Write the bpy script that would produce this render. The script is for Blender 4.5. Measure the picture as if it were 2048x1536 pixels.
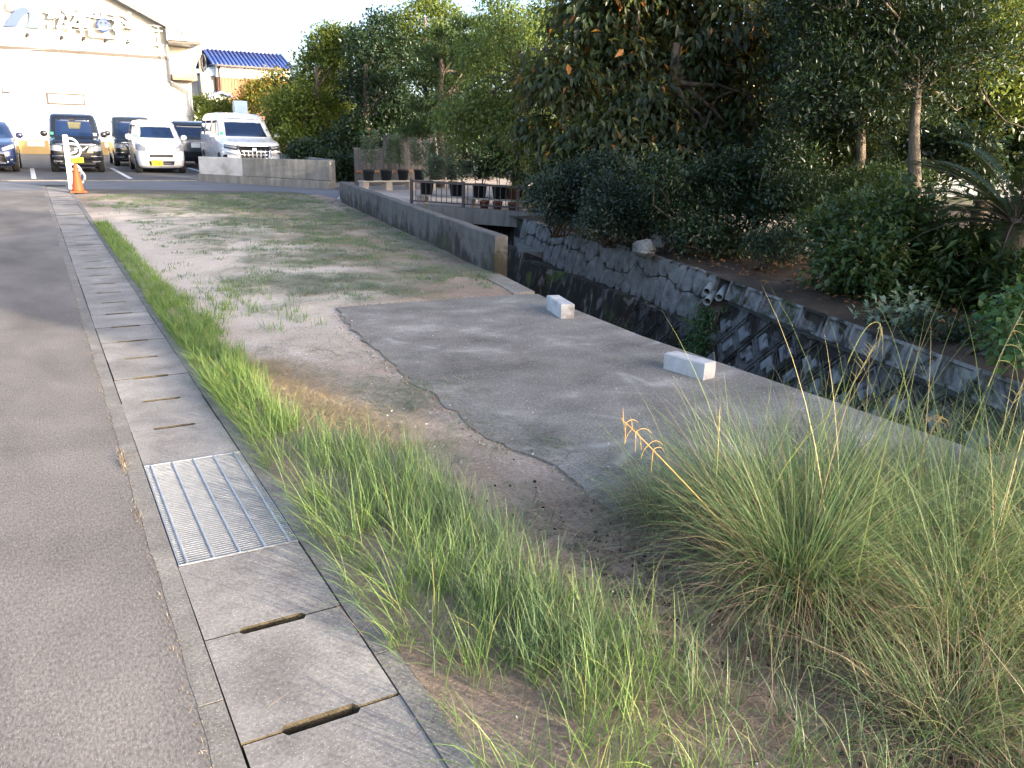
import bpy, math, random
import numpy as np
from mathutils import Vector, Matrix

for o in list(bpy.data.objects): bpy.data.objects.remove(o)
sc = bpy.context.scene
COL = sc.collection
rng = np.random.default_rng(7)
random.seed(7)

# ------------------------------------------------------------------ camera
F = 1640.0; CAMH = 1.52; ROLL = 0.03; VPX, VPY = 45.0, 240.0
def unroll(x, y):
    dx, dy = x-1024.0, y-768.0
    c, s = math.cos(ROLL), math.sin(ROLL)
    return dx*c+dy*s, -dx*s+dy*c
_vx, _vy = unroll(VPX, VPY)
PITCH = math.atan(-_vy/F); YAW = math.atan(-_vx/math.hypot(F, _vy))
FW = np.array([math.sin(YAW)*math.cos(PITCH), math.cos(YAW)*math.cos(PITCH), -math.sin(PITCH)])
RT = np.array([math.cos(YAW), -math.sin(YAW), 0.0])
UP = np.cross(RT, FW)
CAM = np.array([0, 0, CAMH])
def ray(x, y):
    dx, dy = unroll(x, y); return FW*F+RT*dx-UP*dy
def gp(x, y, z=0.0):                      # ground point seen at a photo pixel
    d = ray(x, y); return CAM+d*((z-CAMH)/d[2])
def at(x, y, Y):                          # point at a given distance Y up the street
    d = ray(x, y); return CAM+d*(Y/d[1])
def dp(x, y, t):                          # point at a given depth
    d = ray(x, y); return CAM+d*(t/F)

cam = bpy.data.cameras.new('camera'); camo = bpy.data.objects.new('camera', cam); COL.objects.link(camo)
cam.sensor_width = 36; cam.lens = F/2048*36; cam.clip_end = 3000; cam.clip_start = 0.05
c_, s_ = math.cos(ROLL), math.sin(ROLL)
R_ = RT*c_+UP*s_; U_ = UP*c_-RT*s_
camo.matrix_world = Matrix(((R_[0], U_[0], -FW[0], 0), (R_[1], U_[1], -FW[1], 0), (R_[2], U_[2], -FW[2], CAMH), (0, 0, 0, 1)))
sc.camera = camo

# ------------------------------------------------------------------ sky, sun, exposure
SUN_EL = math.radians(12); SUN_AZ = math.radians(153)      # azimuth clockwise from +Y: behind the camera, to its right
w = bpy.data.worlds.new('World'); sc.world = w; w.use_nodes = True
nt = w.node_tree
sky = nt.nodes.new('ShaderNodeTexSky'); sky.sky_type = 'NISHITA'; sky.sun_disc = False
sky.sun_elevation = SUN_EL; sky.sun_rotation = SUN_AZ; sky.air_density = 0.6; sky.dust_density = 3.2; sky.ozone_density = 0.6
nt.links.new(sky.outputs[0], nt.nodes['Background'].inputs[0]); nt.nodes['Background'].inputs[1].default_value = 0.15
sl = bpy.data.lights.new('sun', 'SUN'); sl.energy = 2.9; sl.angle = math.radians(0.55); sl.color = (1.0, 0.86, 0.68)
so = bpy.data.objects.new('sun', sl); COL.objects.link(so)
sd = Vector((-math.sin(SUN_AZ)*math.cos(SUN_EL), -math.cos(SUN_AZ)*math.cos(SUN_EL), -math.sin(SUN_EL)))
so.rotation_euler = sd.to_track_quat('-Z', 'Y').to_euler()
vs = sc.view_settings; vs.view_transform = 'Standard'; vs.look = 'None'; vs.exposure = 2.33; vs.gamma = 1.0; vs.use_curve_mapping = False
sc.cycles.max_bounces = 6; sc.cycles.diffuse_bounces = 3; sc.cycles.glossy_bounces = 2; sc.cycles.transmission_bounces = 3
sc.cycles.transparent_max_bounces = 4; sc.cycles.caustics_reflective = False; sc.cycles.caustics_refractive = False

# ------------------------------------------------------------------ materials
MAT = {}
def newmat(name):
    m = bpy.data.materials.new(name); m.use_nodes = True; MAT[name] = m
    n = m.node_tree.nodes; return m, n, m.node_tree.links, n['Principled BSDF']
def rgba(c): return (c[0], c[1], c[2], 1.0)
def ramp(n, pts):
    r = n.new('ShaderNodeValToRGB'); e = r.color_ramp.elements
    e[0].position, e[0].color = pts[0][0], rgba(pts[0][1])
    e[1].position, e[1].color = pts[-1][0], rgba(pts[-1][1])
    for p, c in pts[1:-1]:
        k = e.new(p); k.color = rgba(c)
    return r
def noise(n, l, scale, detail=4.0, rough=0.55, vec=None, dist=0.0):
    t = n.new('ShaderNodeTexNoise'); t.inputs['Scale'].default_value = scale; t.inputs['Detail'].default_value = detail
    t.inputs['Roughness'].default_value = rough; t.inputs['Distortion'].default_value = dist
    if vec is not None: l.new(vec, t.inputs['Vector'])
    return t
def mixc(n, l, fac, a, b, mode='MIX'):
    m = n.new('ShaderNodeMix'); m.data_type = 'RGBA'; m.blend_type = mode
    for v, i in ((fac, 0), (a, 6), (b, 7)):
        if hasattr(v, 'default_value') or hasattr(v, 'is_linked'): l.new(v, m.inputs[i])
        elif isinstance(v, (int, float)): m.inputs[i].default_value = v
        else: m.inputs[i].default_value = rgba(v)
    return m.outputs[2]
def pos(n, l, scale=(1, 1, 1)):
    g = n.new('ShaderNodeNewGeometry'); mp = n.new('ShaderNodeMapping'); mp.inputs['Scale'].default_value = scale
    l.new(g.outputs['Position'], mp.inputs['Vector']); return mp.outputs[0]
def stone(name, pts, scale=3.0, rough=0.85, bump=0.3, bscale=70.0, fine=0.35, fscale=120.0, speck=None, stretch=(1, 1, 1), spec=0.3, metal=0.0, detail=6.0, bdist=0.01, stain=None, rings=None):
    """grained surface: colour ramp over a large noise, fine grain, optional light specks, fine relief"""
    m, n, l, b = newmat(name); v = pos(n, l, stretch)
    t = noise(n, l, scale, detail, 0.6, v, 0.3); r = ramp(n, pts); l.new(t.outputs[0], r.inputs[0]); c = r.outputs[0]
    f = noise(n, l, fscale, 3, 0.7, v); fr = ramp(n, [(0.3, (1-fine,)*3), (0.7, (1+fine,)*3)]); l.new(f.outputs[0], fr.inputs[0])
    c = mixc(n, l, 1.0, c, fr.outputs[0], 'MULTIPLY')
    if stain:
        sn = noise(n, l, stain[0], 4, 0.6, pos(n, l), 0.8); s2 = ramp(n, [(0.35, (1-stain[1],)*3), (0.65, (1+stain[1],)*3)]); l.new(sn.outputs[0], s2.inputs[0]); c = mixc(n, l, 1.0, c, s2.outputs[0], 'MULTIPLY')
    for cx, cy, rad, wid in (rings or []):
        mp = n.new('ShaderNodeMapping'); mp.inputs['Location'].default_value = (-cx, -cy, 0); mp.inputs['Scale'].default_value = (1, 1, 0); l.new(pos(n, l), mp.inputs[0])
        ln = n.new('ShaderNodeVectorMath'); ln.operation = 'LENGTH'; l.new(mp.outputs[0], ln.inputs[0])
        rr = ramp(n, [(0.0, (0, 0, 0)), (0.45, (0, 0, 0)), (0.5, (0.55,)*3), (0.55, (0, 0, 0)), (1.0, (0, 0, 0))]); mr = n.new('ShaderNodeMapRange'); mr.inputs[1].default_value = rad-wid*10; mr.inputs[2].default_value = rad+wid*10
        l.new(ln.outputs['Value'], mr.inputs[0]); l.new(mr.outputs[0], rr.inputs[0])
        bn_ = noise(n, l, 1.4, 6, 0.65, pos(n, l)); br = ramp(n, [(0.5, (0, 0, 0)), (0.66, (1, 1, 1))]); l.new(bn_.outputs[0], br.inputs[0])
        mm = mixc(n, l, 1.0, rr.outputs[0], br.outputs[0], 'MULTIPLY'); c = mixc(n, l, mm, c, (0.46, 0.44, 0.41))
    if speck:
        vo = n.new('ShaderNodeTexVoronoi'); vo.inputs['Scale'].default_value = speck[0]; l.new(v, vo.inputs['Vector'])
        sr = ramp(n, [(speck[1], (1, 1, 1)), (speck[1]+0.06, (0, 0, 0))]); l.new(vo.outputs['Distance'], sr.inputs[0])
        c = mixc(n, l, sr.outputs[0], c, speck[2])
    l.new(c, b.inputs['Base Color']); b.inputs['Roughness'].default_value = rough
    b.inputs['Specular IOR Level'].default_value = spec; b.inputs['Metallic'].default_value = metal
    if bump:
        bn = noise(n, l, bscale, 5, 0.65, v); bp = n.new('ShaderNodeBump'); bp.inputs['Strength'].default_value = bump; bp.inputs['Distance'].default_value = bdist
        l.new(bn.outputs[0], bp.inputs['Height']); l.new(bp.outputs[0], b.inputs['Normal'])
    return m
def paint(name, c, rough=0.4, metal=0.0, coat=0.0, spec=0.5, emit=None):
    m, n, l, b = newmat(name); b.inputs['Base Color'].default_value = rgba(c); b.inputs['Roughness'].default_value = rough
    b.inputs['Metallic'].default_value = metal; b.inputs['Coat Weight'].default_value = coat; b.inputs['Specular IOR Level'].default_value = spec
    t = noise(n, l, 9.0, 3, 0.5, pos(n, l)); r = ramp(n, [(0.3, (max(rough-0.06, 0),)*3), (0.7, (min(rough+0.08, 1),)*3)])
    l.new(t.outputs[0], r.inputs[0]); l.new(r.outputs[0], b.inputs['Roughness'])
    return m
def leafmat(name, pts, trans=0.3, rough=0.45, tcol=None):
    m, n, l, b = newmat(name); a = n.new('ShaderNodeAttribute'); a.attribute_name = 'rnd'
    r = ramp(n, pts); l.new(a.outputs['Fac'], r.inputs[0])
    l.new(r.outputs[0], b.inputs['Base Color']); b.inputs['Roughness'].default_value = rough; b.inputs['Specular IOR Level'].default_value = 0.4
    tr = n.new('ShaderNodeBsdfTranslucent'); tc = mixc(n, l, 0.5, r.outputs[0], tcol or (0.22, 0.26, 0.03)); l.new(tc, tr.inputs[0])
    mx = n.new('ShaderNodeMixShader'); mx.inputs[0].default_value = trans
    l.new(b.outputs[0], mx.inputs[1]); l.new(tr.outputs[0], mx.inputs[2]); l.new(mx.outputs[0], n['Material Output'].inputs[0])
    return m

stone('asphalt', [(0.3, (0.135, 0.123, 0.113)), (0.5, (0.178, 0.162, 0.149)), (0.7, (0.225, 0.205, 0.188))], 1.6, 0.9, 0.35, 130, 0.4, 120, speck=(125, 0.10, (0.40, 0.37, 0.33)), bdist=0.006, stretch=(1, 0.45, 1), detail=10.0, stain=(0.55, 0.16), spec=0.1)
stone('asphalt_lot', [(0.3, (0.07, 0.07, 0.075)), (0.7, (0.12, 0.12, 0.125))], 0.8, 0.9, 0.4, 60, 0.3, 90)
stone('asphalt_cross', [(0.3, (0.12, 0.125, 0.14)), (0.7, (0.17, 0.175, 0.19))], 0.7, 0.9, 0.4, 60, 0.3, 90)
stone('lid_concrete', [(0.28, (0.165, 0.153, 0.142)), (0.45, (0.23, 0.214, 0.199)), (0.6, (0.28, 0.262, 0.242)), (0.78, (0.39, 0.365, 0.333))], 3.6, 0.9, 0.18, 120, 0.28, 85, speck=(95, 0.11, (0.5, 0.48, 0.45)), detail=9.0, stain=(1.6, 0.15))
stone('gutter_concrete', [(0.25, (0.125, 0.116, 0.105)), (0.55, (0.20, 0.187, 0.17)), (0.8, (0.31, 0.29, 0.258))], 4.0, 0.95, 0.2, 90, 0.35, 90, speck=(90, 0.12, (0.45, 0.42, 0.38)))
stone('slab_concrete', [(0.30, (0.125, 0.113, 0.098)), (0.44, (0.182, 0.166, 0.146)), (0.58, (0.235, 0.215, 0.19)), (0.74, (0.41, 0.38, 0.34))], 1.9, 0.92, 0.25, 60, 0.4, 70, speck=(42, 0.12, (0.42, 0.40, 0.38)), stretch=(1.0, 1.3, 1), detail=11.0, stain=(0.8, 0.14), rings=[(2.45, 4.0, 0.85, 0.05), (2.2, 3.1, 0.62, 0.04), (3.6, 6.2, 1.5, 0.05), (2.7, 5.6, 0.5, 0.04), (1.4, 4.6, 1.9, 0.05)])
stone('joint_dirt', [(0.3, (0.15, 0.125, 0.09)), (0.6, (0.24, 0.205, 0.155)), (0.75, (0.36, 0.29, 0.20))], 8, 1.0, 0.8, 60, 0.4, 80)
stone('crumb_soil', [(0.3, (0.17, 0.12, 0.085)), (0.7, (0.34, 0.265, 0.20))], 6, 1.0, 0.4, 60)
stone('slot_dirt', [(0.3, (0.04, 0.033, 0.022)), (0.7, (0.095, 0.078, 0.05))], 20, 1.0, 0.5, 60)
stone('block_granite', [(0.32, (0.24, 0.22, 0.22)), (0.44, (0.44, 0.435, 0.44)), (0.75, (0.58, 0.58, 0.58))], 7, 0.85, 0.2, 140, 0.15, 200)
stone('wall_concrete', [(0.25, (0.14, 0.135, 0.12)), (0.5, (0.22, 0.21, 0.19)), (0.8, (0.33, 0.31, 0.28))], 2.0, 0.92, 0.35, 40, 0.25, 60, stretch=(3.5, 3.5, 0.7))
stone('wall_patch', [(0.3, (0.36, 0.34, 0.31)), (0.45, (0.52, 0.50, 0.47)), (0.8, (0.66, 0.64, 0.61))], 3.0, 0.9, 0.3, 30, 0.15, 60)
stone('court_concrete', [(0.3, (0.33, 0.28, 0.25)), (0.7, (0.47, 0.41, 0.36))], 0.8, 0.95, 0.2, 50, 0.15, 60)
stone('garden_soil', [(0.3, (0.035, 0.026, 0.019)), (0.6, (0.085, 0.062, 0.045)), (0.8, (0.20, 0.15, 0.115))], 1.6, 1.0, 0.7, 30, 0.4, 60, bdist=0.03)
stone('field', [(0.3, (0.09, 0.10, 0.05)), (0.7, (0.16, 0.14, 0.09))], 0.4, 1.0, 0.4, 5, 0.3, 10)
stone('canal_bed', [(0.3, (0.02, 0.02, 0.016)), (0.7, (0.06, 0.055, 0.04))], 3, 0.5, 0.4, 30, 0.3, 60)
stone('stone_grey', [(0.28, (0.07, 0.068, 0.058)), (0.45, (0.16, 0.157, 0.145)), (0.6, (0.215, 0.21, 0.197)), (0.8, (0.34, 0.335, 0.32))], 5.5, 0.9, 0.5, 40, 0.3, 70, bdist=0.02)
stone('mortar', [(0.3, (0.06, 0.058, 0.052)), (0.7, (0.13, 0.127, 0.116))], 8, 0.95, 0.4, 60)
stone('shoulder', [(0.3, (0.075, 0.068, 0.055)), (0.7, (0.15, 0.13, 0.105))], 2.0, 1.0, 0.6, 40, 0.4, 60)
stone('wood_plank', [(0.3, (0.36, 0.32, 0.26)), (0.7, (0.5, 0.46, 0.38))], 4, 0.8, 0.3, 60, 0.2, 60, stretch=(1, 1, 6))
stone('brown_board', [(0.3, (0.17, 0.085, 0.05)), (0.6, (0.30, 0.16, 0.10)), (0.8, (0.46, 0.30, 0.20))], 2.4, 0.85, 0.3, 30, 0.25, 30, stretch=(3, 3, 0.35))
stone('grey_boards', [(0.3, (0.07, 0.07, 0.076)), (0.7, (0.13, 0.128, 0.135))], 3, 0.9, 0.3, 40, 0.2, 40, stretch=(4, 4, 0.5))
stone('bark', [(0.3, (0.055, 0.042, 0.032)), (0.7, (0.17, 0.135, 0.10))], 9, 0.95, 0.9, 30, 0.4, 60, stretch=(1, 1, 0.35), bdist=0.03)
stone('bark_pale', [(0.3, (0.09, 0.07, 0.05)), (0.7, (0.22, 0.18, 0.135))], 9, 0.95, 0.9, 30, 0.4, 60, stretch=(1, 1, 0.35), bdist=0.03)
stone('rock', [(0.3, (0.16, 0.155, 0.14)), (0.7, (0.36, 0.34, 0.31))], 5, 0.9, 0.8, 20, 0.3, 60, bdist=0.03)
stone('siding', [(0.3, (0.52, 0.51, 0.50)), (0.7, (0.58, 0.57, 0.56))], 1.0, 0.8, 0.25, 12, 0.05, 20, stretch=(0.6, 1, 9), bdist=0.02)
stone('siding_upper', [(0.3, (0.53, 0.51, 0.46)), (0.7, (0.58, 0.56, 0.51))], 1.0, 0.8, 0.25, 10, 0.05, 20, stretch=(0.3, 1, 8), bdist=0.02)
stone('plinth', [(0.3, (0.30, 0.21, 0.09)), (0.7, (0.36, 0.26, 0.12))], 1.0, 0.85, 0.2, 20, 0.1, 30)
stone('plaster', [(0.3, (0.78, 0.77, 0.74)), (0.7, (0.84, 0.83, 0.80))], 1.0, 0.85, 0.1, 20, 0.05, 30)
stone('tan_wall', [(0.3, (0.42, 0.33, 0.27)), (0.7, (0.52, 0.42, 0.35))], 1.0, 0.85, 0.1, 20, 0.05, 30)
stone('roof_blue', [(0.3, (0.035, 0.06, 0.20)), (0.7, (0.06, 0.10, 0.30))], 2.0, 0.35, 0.1, 30, 0.1, 30, spec=0.6)
stone('roof_grey', [(0.3, (0.16, 0.17, 0.18)), (0.7, (0.24, 0.25, 0.26))], 2.0, 0.6, 0.2, 30, 0.1, 30)
stone('paint_line', [(0.35, (0.35, 0.36, 0.38)), (0.5, (0.72, 0.72, 0.74)), (0.8, (0.82, 0.82, 0.84))], 9.0, 0.8, 0.2, 60, 0.2, 50)
stone('pole_concrete', [(0.3, (0.42, 0.34, 0.26)), (0.7, (0.52, 0.43, 0.33))], 2.0, 0.85, 0.1, 30, 0.1, 30)
stone('galvanised', [(0.3, (0.34, 0.35, 0.37)), (0.7, (0.46, 0.47, 0.48))], 14, 0.35, 0.1, 80, 0.1, 80, spec=0.5, metal=0.55)
stone('charcoal', [(0.3, (0.012, 0.011, 0.01)), (0.7, (0.03, 0.027, 0.024))], 30, 0.95, 0.5, 90)
stone('chip', [(0.3, (0.34, 0.33, 0.31)), (0.7, (0.62, 0.61, 0.59))], 20, 0.9, 0.3, 90)
paint('white_paint', (0.80, 0.80, 0.80), 0.3, coat=0.8)
paint('black_paint', (0.010, 0.011, 0.014), 0.2, coat=1.0)
paint('navy_paint', (0.012, 0.02, 0.06), 0.2, coat=1.0)
paint('dark_suv_paint', (0.02, 0.025, 0.028), 0.2, coat=1.0)
paint('glass', (0.008, 0.02, 0.06), 0.05, spec=0.9)
paint('window_glass', (0.55, 0.57, 0.52), 0.15)
paint('tyre', (0.015, 0.015, 0.015), 0.85)
paint('black_plastic', (0.02, 0.02, 0.022), 0.5)
paint('chrome', (0.75, 0.76, 0.78), 0.12, metal=1.0)
paint('rim', (0.45, 0.46, 0.48), 0.3, metal=0.8)
paint('lamp_clear', (0.26, 0.27, 0.29), 0.1, coat=1.0)
paint('lamp_red', (0.45, 0.01, 0.01), 0.2, coat=1.0)
paint('plate_yellow', (0.80, 0.62, 0.02), 0.5)
paint('plate_white', (0.78, 0.78, 0.76), 0.5)
paint('print_black', (0.012, 0.012, 0.012), 0.6)
paint('print_green', (0.02, 0.14, 0.06), 0.6)
paint('sticker_green', (0.10, 0.52, 0.30), 0.5)
paint('white_steel', (0.78, 0.79, 0.82), 0.35)
paint('cone_orange', (0.34, 0.066, 0.012), 0.6)
paint('sign_blue', (0.025, 0.06, 0.26), 0.5)
paint('sign_cyan', (0.055, 0.14, 0.23), 0.5)
paint('sign_white', (0.80, 0.80, 0.80), 0.5)
paint('frame_brown', (0.045, 0.033, 0.026), 0.5)
paint('frame_cream', (0.34, 0.24, 0.12), 0.5)
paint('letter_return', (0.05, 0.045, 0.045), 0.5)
paint('cabin_view', (0.10, 0.095, 0.055), 0.3)
paint('grey_panel', (0.17, 0.16, 0.155), 0.5)
paint('steel_brown', (0.10, 0.075, 0.065), 0.6)
paint('pot_black', (0.016, 0.02, 0.024), 0.5)
paint('pot_red', (0.20, 0.07, 0.05), 0.75)
paint('pvc', (0.24, 0.26, 0.255), 0.45)
paint('blue_box', (0.38, 0.52, 0.66), 0.5)
paint('cable', (0.35, 0.33, 0.30), 0.6)
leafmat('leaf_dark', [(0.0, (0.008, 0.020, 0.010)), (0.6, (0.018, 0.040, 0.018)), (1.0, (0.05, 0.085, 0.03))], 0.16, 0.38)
leafmat('leaf_bluish', [(0.0, (0.012, 0.025, 0.018)), (0.6, (0.026, 0.048, 0.033)), (1.0, (0.06, 0.095, 0.065))], 0.15, 0.35)
leafmat('leaf_mid', [(0.0, (0.018, 0.04, 0.013)), (0.6, (0.04, 0.08, 0.022)), (0.93, (0.08, 0.125, 0.032)), (1.0, (0.17, 0.21, 0.05))], 0.22, 0.45)
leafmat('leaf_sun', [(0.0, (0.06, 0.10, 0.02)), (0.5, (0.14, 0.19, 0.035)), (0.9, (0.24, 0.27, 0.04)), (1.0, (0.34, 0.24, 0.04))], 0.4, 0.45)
leafmat('leaf_pale', [(0.0, (0.06, 0.10, 0.03)), (0.5, (0.11, 0.17, 0.045)), (0.9, (0.20, 0.25, 0.06)), (1.0, (0.30, 0.27, 0.06))], 0.42, 0.5)
leafmat('leaf_droop', [(0.0, (0.018, 0.034, 0.018)), (0.6, (0.04, 0.065, 0.03)), (0.84, (0.075, 0.105, 0.03)), (0.90, (0.15, 0.15, 0.03)), (0.925, (0.42, 0.17, 0.03)), (1.0, (0.42, 0.12, 0.03))], 0.38, 0.35, (0.30, 0.24, 0.03))
leafmat('leaf_orange', [(0.0, (0.08, 0.10, 0.02)), (0.5, (0.16, 0.17, 0.03)), (0.8, (0.36, 0.24, 0.04)), (1.0, (0.48, 0.16, 0.03))], 0.35, 0.5)
leafmat('leaf_sage', [(0.0, (0.11, 0.15, 0.10)), (0.6, (0.20, 0.26, 0.175)), (1.0, (0.32, 0.38, 0.27))], 0.25, 0.6)
leafmat('leaf_bright', [(0.0, (0.03, 0.07, 0.02)), (0.6, (0.05, 0.13, 0.035)), (1.0, (0.11, 0.22, 0.06))], 0.3, 0.45)
leafmat('frond', [(0.0, (0.018, 0.036, 0.016)), (0.6, (0.04, 0.075, 0.03)), (1.0, (0.09, 0.13, 0.05))], 0.15, 0.35)
leafmat('grass_lush', [(0.0, (0.085, 0.15, 0.04)), (0.5, (0.15, 0.25, 0.07)), (0.85, (0.24, 0.35, 0.10)), (0.95, (0.30, 0.33, 0.10)), (1.0, (0.36, 0.25, 0.12))], 0.35, 0.5, (0.20, 0.32, 0.04))
leafmat('grass_blue', [(0.0, (0.075, 0.13, 0.06)), (0.6, (0.13, 0.21, 0.10)), (0.9, (0.21, 0.29, 0.14)), (1.0, (0.30, 0.24, 0.13))], 0.35, 0.5, (0.16, 0.26, 0.06))
leafmat('grass_tall', [(0.0, (0.045, 0.09, 0.035)), (0.5, (0.135, 0.225, 0.09)), (0.76, (0.23, 0.33, 0.14)), (0.90, (0.38, 0.37, 0.18)), (1.0, (0.46, 0.33, 0.19))], 0.35, 0.5, (0.22, 0.30, 0.05))
leafmat('grass_dry', [(0.0, (0.07, 0.05, 0.035)), (0.5, (0.24, 0.18, 0.125)), (1.0, (0.48, 0.385, 0.265))], 0.25, 0.7, (0.36, 0.26, 0.12))
leafmat('clipping', [(0.0, (0.11, 0.14, 0.08)), (0.5, (0.20, 0.235, 0.15)), (0.85, (0.30, 0.33, 0.22)), (1.0, (0.38, 0.33, 0.20))], 0.2, 0.7)
leafmat('straw', [(0.0, (0.24, 0.17, 0.09)), (0.5, (0.42, 0.31, 0.16)), (1.0, (0.56, 0.45, 0.25))], 0.2, 0.7, (0.4, 0.28, 0.1))
leafmat('stalk', [(0.0, (0.30, 0.22, 0.08)), (0.5, (0.42, 0.31, 0.10)), (1.0, (0.50, 0.26, 0.10))], 0.2, 0.5, (0.4, 0.25, 0.06))
leafmat('stalk_green', [(0.0, (0.16, 0.22, 0.06)), (0.5, (0.26, 0.29, 0.09)), (1.0, (0.42, 0.30, 0.16))], 0.2, 0.5, (0.3, 0.3, 0.06))
leafmat('litter', [(0.0, (0.09, 0.05, 0.03)), (0.5, (0.20, 0.10, 0.05)), (1.0, (0.38, 0.17, 0.05))], 0.1, 0.8, (0.3, 0.12, 0.03))

# soil of the plot: pale sand, brown earth and a green film of moss and cut grass
m, n, l, b = newmat('plot_soil'); v = pos(n, l)
t1 = noise(n, l, 0.9, 7, 0.62, v, 0.5); r1 = ramp(n, [(0.32, (0.225, 0.165, 0.125)), (0.52, (0.32, 0.25, 0.198)), (0.72, (0.43, 0.355, 0.295))]); l.new(t1.outputs[0], r1.inputs[0])
def ellipse_mask(n, l, v, cx, cy, rx, ry, namp, nscale, soft):
    mp = n.new('ShaderNodeMapping'); mp.inputs['Location'].default_value = (-cx/rx, -cy/ry, 0); mp.inputs['Scale'].default_value = (1/rx, 1/ry, 0); l.new(v, mp.inputs[0])
    ln = n.new('ShaderNodeVectorMath'); ln.operation = 'LENGTH'; l.new(mp.outputs[0], ln.inputs[0])
    nn = noise(n, l, nscale, 5, 0.6, v); ma = n.new('ShaderNodeMath'); ma.operation = 'MULTIPLY_ADD'; l.new(nn.outputs[0], ma.inputs[0]); ma.inputs[1].default_value = namp
    l.new(ln.outputs['Value'], ma.inputs[2]); r = ramp(n, [(0, (1, 1, 1)), (1, (0, 0, 0))]); mr = n.new('ShaderNodeMapRange')
    mr.inputs[1].default_value = 1+namp*0.5-soft; mr.inputs[2].default_value = 1+namp*0.5+soft; mr.inputs[3].default_value = 1; mr.inputs[4].default_value = 0
    l.new(ma.outputs[0], mr.inputs[0]); return mr.outputs[0]
sand = ellipse_mask(n, l, v, 1.9, 11.5, 1.25, 6.5, 1.2, 1.1, 0.3)
c = mixc(n, l, sand, r1.outputs[0], (0.60, 0.515, 0.44))
t2 = noise(n, l, 1.3, 8, 0.7, v, 0.8); r2 = ramp(n, [(0.46, (0, 0, 0)), (0.62, (1, 1, 1))]); l.new(t2.outputs[0], r2.inputs[0])
gm = ellipse_mask(n, l, v, 3.4, 13.5, 1.9, 7.0, 1.0, 0.9, 0.35)
mu = n.new('ShaderNodeMath'); mu.operation = 'MULTIPLY'; l.new(r2.outputs[0], mu.inputs[0]); l.new(gm, mu.inputs[1])
c = mixc(n, l, mu.outputs[0], c, (0.17, 0.18, 0.105))
ash = ellipse_mask(n, l, v, 1.72, 1.95, 0.30, 0.55, 1.4, 3.0, 0.4)
t3 = noise(n, l, 7, 8, 0.75, v, 0.4); r3 = ramp(n, [(0.45, (0, 0, 0)), (0.6, (1, 1, 1))]); l.new(t3.outputs[0], r3.inputs[0])
mu = n.new('ShaderNodeMath'); mu.operation = 'MULTIPLY'; l.new(r3.outputs[0], mu.inputs[0]); l.new(ash, mu.inputs[1])
c = mixc(n, l, mu.outputs[0], c, (0.09, 0.078, 0.068))
f = noise(n, l, 60, 6, 0.75, v); fr = ramp(n, [(0.3, (0.6,)*3), (0.7, (1.4,)*3)]); l.new(f.outputs[0], fr.inputs[0]); c = mixc(n, l, 1.0, c, fr.outputs[0], 'MULTIPLY')
vo = n.new('ShaderNodeTexVoronoi'); vo.inputs['Scale'].default_value = 70; l.new(v, vo.inputs['Vector'])
sr = ramp(n, [(0.09, (1, 1, 1)), (0.15, (0, 0, 0))]); l.new(vo.outputs['Distance'], sr.inputs[0]); c = mixc(n, l, sr.outputs[0], c, (0.48, 0.44, 0.38))
l.new(c, b.inputs['Base Color']); b.inputs['Roughness'].default_value = 1.0; b.inputs['Specular IOR Level'].default_value = 0.1
bn = noise(n, l, 35, 8, 0.75, v); bp = n.new('ShaderNodeBump'); bp.inputs['Strength'].default_value = 0.8; bp.inputs['Distance'].default_value = 0.02
l.new(bn.outputs[0], bp.inputs['Height']); l.new(bp.outputs[0], b.inputs['Normal'])

# concrete overgrown with moss and black algae; cover = how much
def mossy(name, base, cover, green=0.5, streak=(1.5, 1.5, 1.0), sc_=2.5, zgrow=None):
    m, n, l, b = newmat(name); v = pos(n, l); vs_ = pos(n, l, streak)
    t = noise(n, l, 6, 6, 0.65, v); r = ramp(n, [(0.3, tuple(x*0.65 for x in base)), (0.7, tuple(x*1.3 for x in base))]); l.new(t.outputs[0], r.inputs[0])
    t2 = noise(n, l, sc_, 8, 0.68, vs_, 0.6); r2 = ramp(n, [(cover-0.07, (1, 1, 1)), (cover+0.05, (0, 0, 0))]); h_ = t2.outputs[0]
    if zgrow:
        sp = n.new('ShaderNodeSeparateXYZ'); l.new(v, sp.inputs[0]); ma = n.new('ShaderNodeMath'); ma.operation = 'MULTIPLY_ADD'; l.new(sp.outputs[2], ma.inputs[0]); ma.inputs[1].default_value = zgrow[1]; ma.inputs[2].default_value = -zgrow[0]*zgrow[1]
        ad = n.new('ShaderNodeMath'); ad.operation = 'ADD'; l.new(ma.outputs[0], ad.inputs[0]); l.new(h_, ad.inputs[1]); h_ = ad.outputs[0]
    l.new(h_, r2.inputs[0])
    t3 = noise(n, l, sc_*0.9, 5, 0.6, v); r3 = ramp(n, [(0.42, (0.016, 0.014, 0.011)), (0.56, (0.03, 0.026, 0.016)), (0.68, (0.03+0.05*green, 0.035+0.09*green, 0.015))]); l.new(t3.outputs[0], r3.inputs[0])
    c = mixc(n, l, r2.outputs[0], r.outputs[0], r3.outputs[0]); l.new(c, b.inputs['Base Color']); b.inputs['Roughness'].default_value = 0.95
    bn = noise(n, l, 40, 6, 0.7, v); bp = n.new('ShaderNodeBump'); bp.inputs['Strength'].default_value = 0.6; bp.inputs['Distance'].default_value = 0.02
    l.new(bn.outputs[0], bp.inputs['Height']); l.new(bp.outputs[0], b.inputs['Normal']); return m
mossy('moss_wall', (0.20, 0.19, 0.17), 0.60, 1.0, (2.5, 2.5, 0.7))
mossy('moss_block', (0.21, 0.217, 0.225), 0.45, 0.15, sc_=5.0)
mossy('moss_block_base', (0.12, 0.12, 0.118), 0.55, 0.3)
mossy('moss_coping', (0.20, 0.197, 0.19), 0.50, 0.2, sc_=2.0)
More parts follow.
